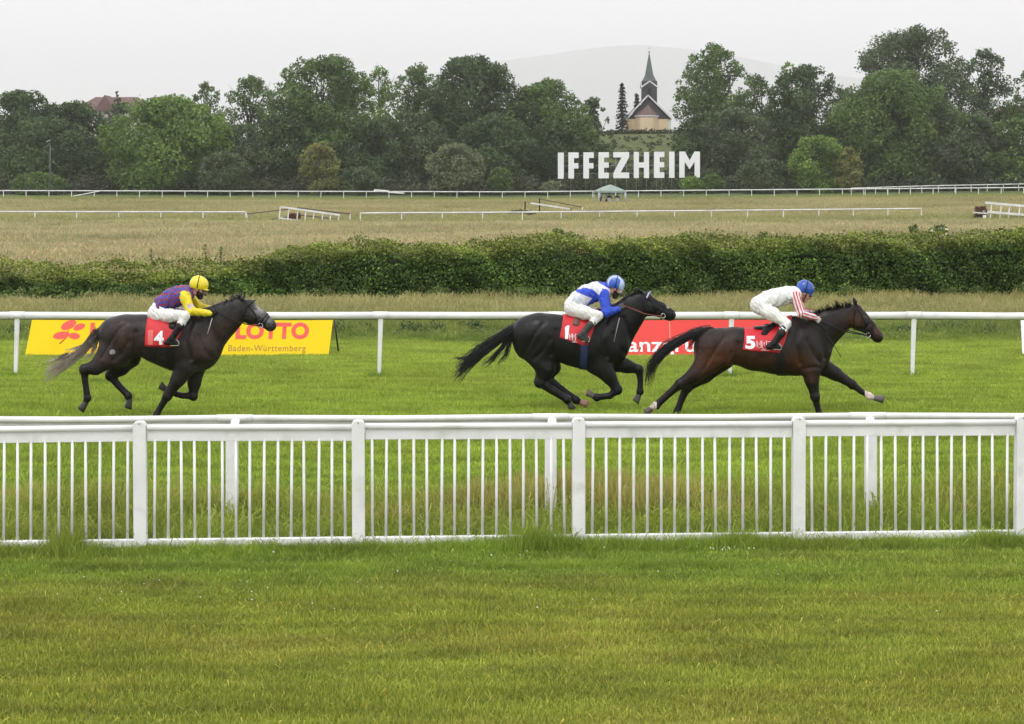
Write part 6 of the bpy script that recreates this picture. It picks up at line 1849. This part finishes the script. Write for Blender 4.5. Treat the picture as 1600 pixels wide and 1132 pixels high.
J4 = dict(view=View(220, 420, 8.086, 30.0, None), label='jockey in purple striped jacket with yellow sleeves and yellow helmet on the last horse',
  torso=[(200, 540, 94, .165), (275, 438, 100, .165), (400, 372, 121, .175), (510, 332, 116, .185), (585, 305, 90, .17)],
  thigh=((195, 578, 92), (400, 586, 77), (602, 578, 64)), shin=((592, 605, 56), (535, 720, 49), (440, 860, 37), (372, 915, 28), (495, 925, 25)),
  arm=((578, 340, 60), (668, 524, 48), (890, 556, 34), (955, 540)), head=(738, 272), face=(.92, 0, -.38), up=(.35, 0, .94), helmet=(740, 202), helmet_r=112, helmet_up=(.16, 0, .99), helmet_cut=.48, peak=.062,
  waist_cut=(205, 452, .72, .45), sleeve_from=500, leather_top=(470, 700), silks=silks4, helmet_col=lambda zx, zy, V, c, u, f: np.tile([.74, .60, .012], (len(V), 1)),
  glove_mat=LEATHER, mask=(.012, .012, .014), goggle_col=(.05, .05, .05), boot_top=.45,
  whip=((950, 530), (880, 810)), whip_label='short pale whip held by the jockey in yellow sleeves', whip_mat=mat('pale_whip_shaft', (.4, .4, .4), None, .5))
build_jockey(J4, H4)

# ------------------------------------------------------------------ tent with people
def small_person(label, loc, cloth, legs, pose, rz, skin=SKIN):
    e = empty('person', loc, label, 'person', 'people under the tent', rz=rz)
    f = Field((-.45, -.45, -.05), (.45, .45, 1.9), .022)
    g = Field((-.45, -.45, -.05), (.45, .45, 1.9), .022)
    l = Field((-.45, -.45, -.05), (.45, .45, 1.9), .022)
    if pose == 'stand':
        for sg in (-1, 1):
            l.chain([(0, sg * .09, .92, .10, .10), (0, sg * .10, .50, .07, .07), (0, sg * .10, .08, .05, .05), (.14, sg * .11, .04, .04, .04)], .03)
            g.chain([(0, sg * .19, 1.42, .07, .07), (-.03, sg * .26, 1.15, .055, .055), (.08, sg * .26, .95, .045, .045)], .03)
            f.chain([(.08, sg * .26, .95, .03, .03), (.12, sg * .26, .86, .03, .03)], .01)
        g.chain([(0, 0, .92, .13, .17), (0, 0, 1.2, .13, .16), (0, 0, 1.42, .12, .2)], .05); hz = 1.66
    else:
        for sg in (-1, 1):
            l.chain([(0, sg * .10, .50, .10, .10), (.40, sg * .12, .52, .07, .07), (.42, sg * .12, .10, .05, .05), (.43, sg * .12, .05, .04, .04)], .03)
            g.chain([(0, sg * .19, .98, .07, .07), (.05, sg * .26, .74, .055, .055), (.26, sg * .2, .68, .045, .045)], .03)
            f.chain([(.26, sg * .2, .68, .03, .03), (.34, sg * .16, .66, .03, .03)], .01)
        g.chain([(0, 0, .50, .13, .17), (.0, 0, .75, .13, .16), (.02, 0, .98, .12, .2)], .05); hz = 1.22
    f.seg((0, 0, hz - .24), (.02, 0, hz - .1), .06, .055, 1, 1, .02)
    head_field(f, (.03, 0, hz), (1, 0, 0), (0, 0, 1))
    V, Q = f.mesh(1); link('body', np_mesh('body', V, Q, None, True), skin, e)
    V, Q = g.mesh(1); link('jacket', np_mesh('jacket', V, Q, None, True), cloth, e)
    V, Q = l.mesh(1); link('trousers', np_mesh('trousers', V, Q, None, True), legs, e)
    h = Field((-.2, -.2, hz - .1), (.2, .2, hz + .2), .018); h.seg((-.01, 0, hz + .04), (.005, 0, hz + .045), .098, .096, .9, .9, .01)
    X, Y, Z = h.grids(); h.cut((hz - .02 - Z) + .6 * (X - .02) + 0 * Y)
    V, Q = h.mesh(1); link('hair', np_mesh('hair', V, Q, None, True), mat('dark_hair', (.015, .012, .01), None, .6), e)
def tent():
    D = 249.0; cx = (953 - 800) * D / FPX; g = gzf(cx, D); s = D / FPX
    e = empty('tent', (cx, D, g), 'pale green pavilion tent with open sides in the meadow', 'tent', rz=.12)
    CAN = mat('green_canvas', (.21, .27, .235), (.27, .33, .295), .7, 1.0); PO = mat('tent_pole', (.45, .46, .45), None, .5)
    hw = 1.75; ze = P(0, 298.5, D)[2] - g; zt = P(0, 288.5, D)[2] - g
    c = MB(); R = [(-hw, -hw), (hw, -hw), (hw, hw), (-hw, hw)]
    up = [(x * .5, y * .5, ze + (zt - ze) * .56) for x, y in R]
    c.add([(x, y, ze) for x, y in R] + up + [(0, 0, zt)], [(k, (k + 1) % 4, 4 + (k + 1) % 4, 4 + k) for k in range(4)] + [(4 + k, 4 + (k + 1) % 4, 8) for k in range(4)])
    ro = c.build('canopy', CAN, e)
    v = MB(); v.add([(x, y, ze - .004) for x, y in R] + [(x * 1.01, y * 1.01, ze - .22) for x, y in R], [(k, (k + 1) % 4, 4 + (k + 1) % 4, 4 + k) for k in range(4)]); v.build('valance', CAN, ro)
    for x, y in R: MB().tube([(x * .98, y * .98, -.1), (x * .98, y * .98, ze)], .05, 8).build('pole', PO, e)
    for x, y in ((-hw, -hw), (hw, -hw), (-hw * .1, hw)): 
        MB().tube([(x * .93, y * .93, .15), (x * .93, y * .93, .8), (x * .93, y * .93, ze - .2)], [.05, .07, .13], 7).build('gathered_side', PO, e)
    DKC = mat('dark_clothing', (.012, .012, .014), (.02, .02, .022), .8); PAL = mat('pale_blue_clothing', (.45, .48, .58), (.52, .54, .62), .8)
    def at(px, dy): x = (px - 800) * s; return (x, D + dy, gzf(x, D + dy))
    small_person('person in pale blue top standing under the green tent', at(938.5, -.4), PAL, DKC, 'stand', 0.3)
    WHC = mat('white_chair', (.6, .6, .58), None, .6)
    for lab, clab, px, rz in (('person in black sitting on the chair nearer the standing person', 'pale folding chair next to the standing person', 952, 1.4), ('person in black sitting on the chair farther from the standing person', 'pale folding chair farther from the standing person', 964, 1.5)):
        p = at(px, -.5)
        c = empty('chair', p, clab, 'chair', 'chairs under the tent', rz=rz)
        MB().box((0, 0, .40), (.46, .46, .04)).build('seat', WHC, c)
        MB().box((-.235, 0, .62), (.03, .46, .42)).build('backrest', WHC, c)
        for x in (-.2, .2):
            for y in (-.2, .2): MB().tube([(x, y, -.03), (x, y, .38)], .022, 6).build('leg', WHC, c)
        small_person(lab, (p[0], p[1], p[2] + .01), DKC, DKC, 'sit', rz)
    x, y, z = at(946.5, -.8)
    bg = empty('bag', (x, y, z), 'dark round bag on the ground beside the standing person', 'bag')
    f = Field((-.35, -.3, -.02), (.35, .3, .8), .02); f.chain([(0, 0, .2, .2, .17), (.04, 0, .5, .16, .12)], .05); V, Q = f.mesh(1); link('body', np_mesh('body', V, Q, None, True), DKC, bg)
    MB().tube([(-.06, 0, .62), (0, 0, .76), (.12, 0, .6)], .02, 6).build('handle', DKC, bg)
tent()
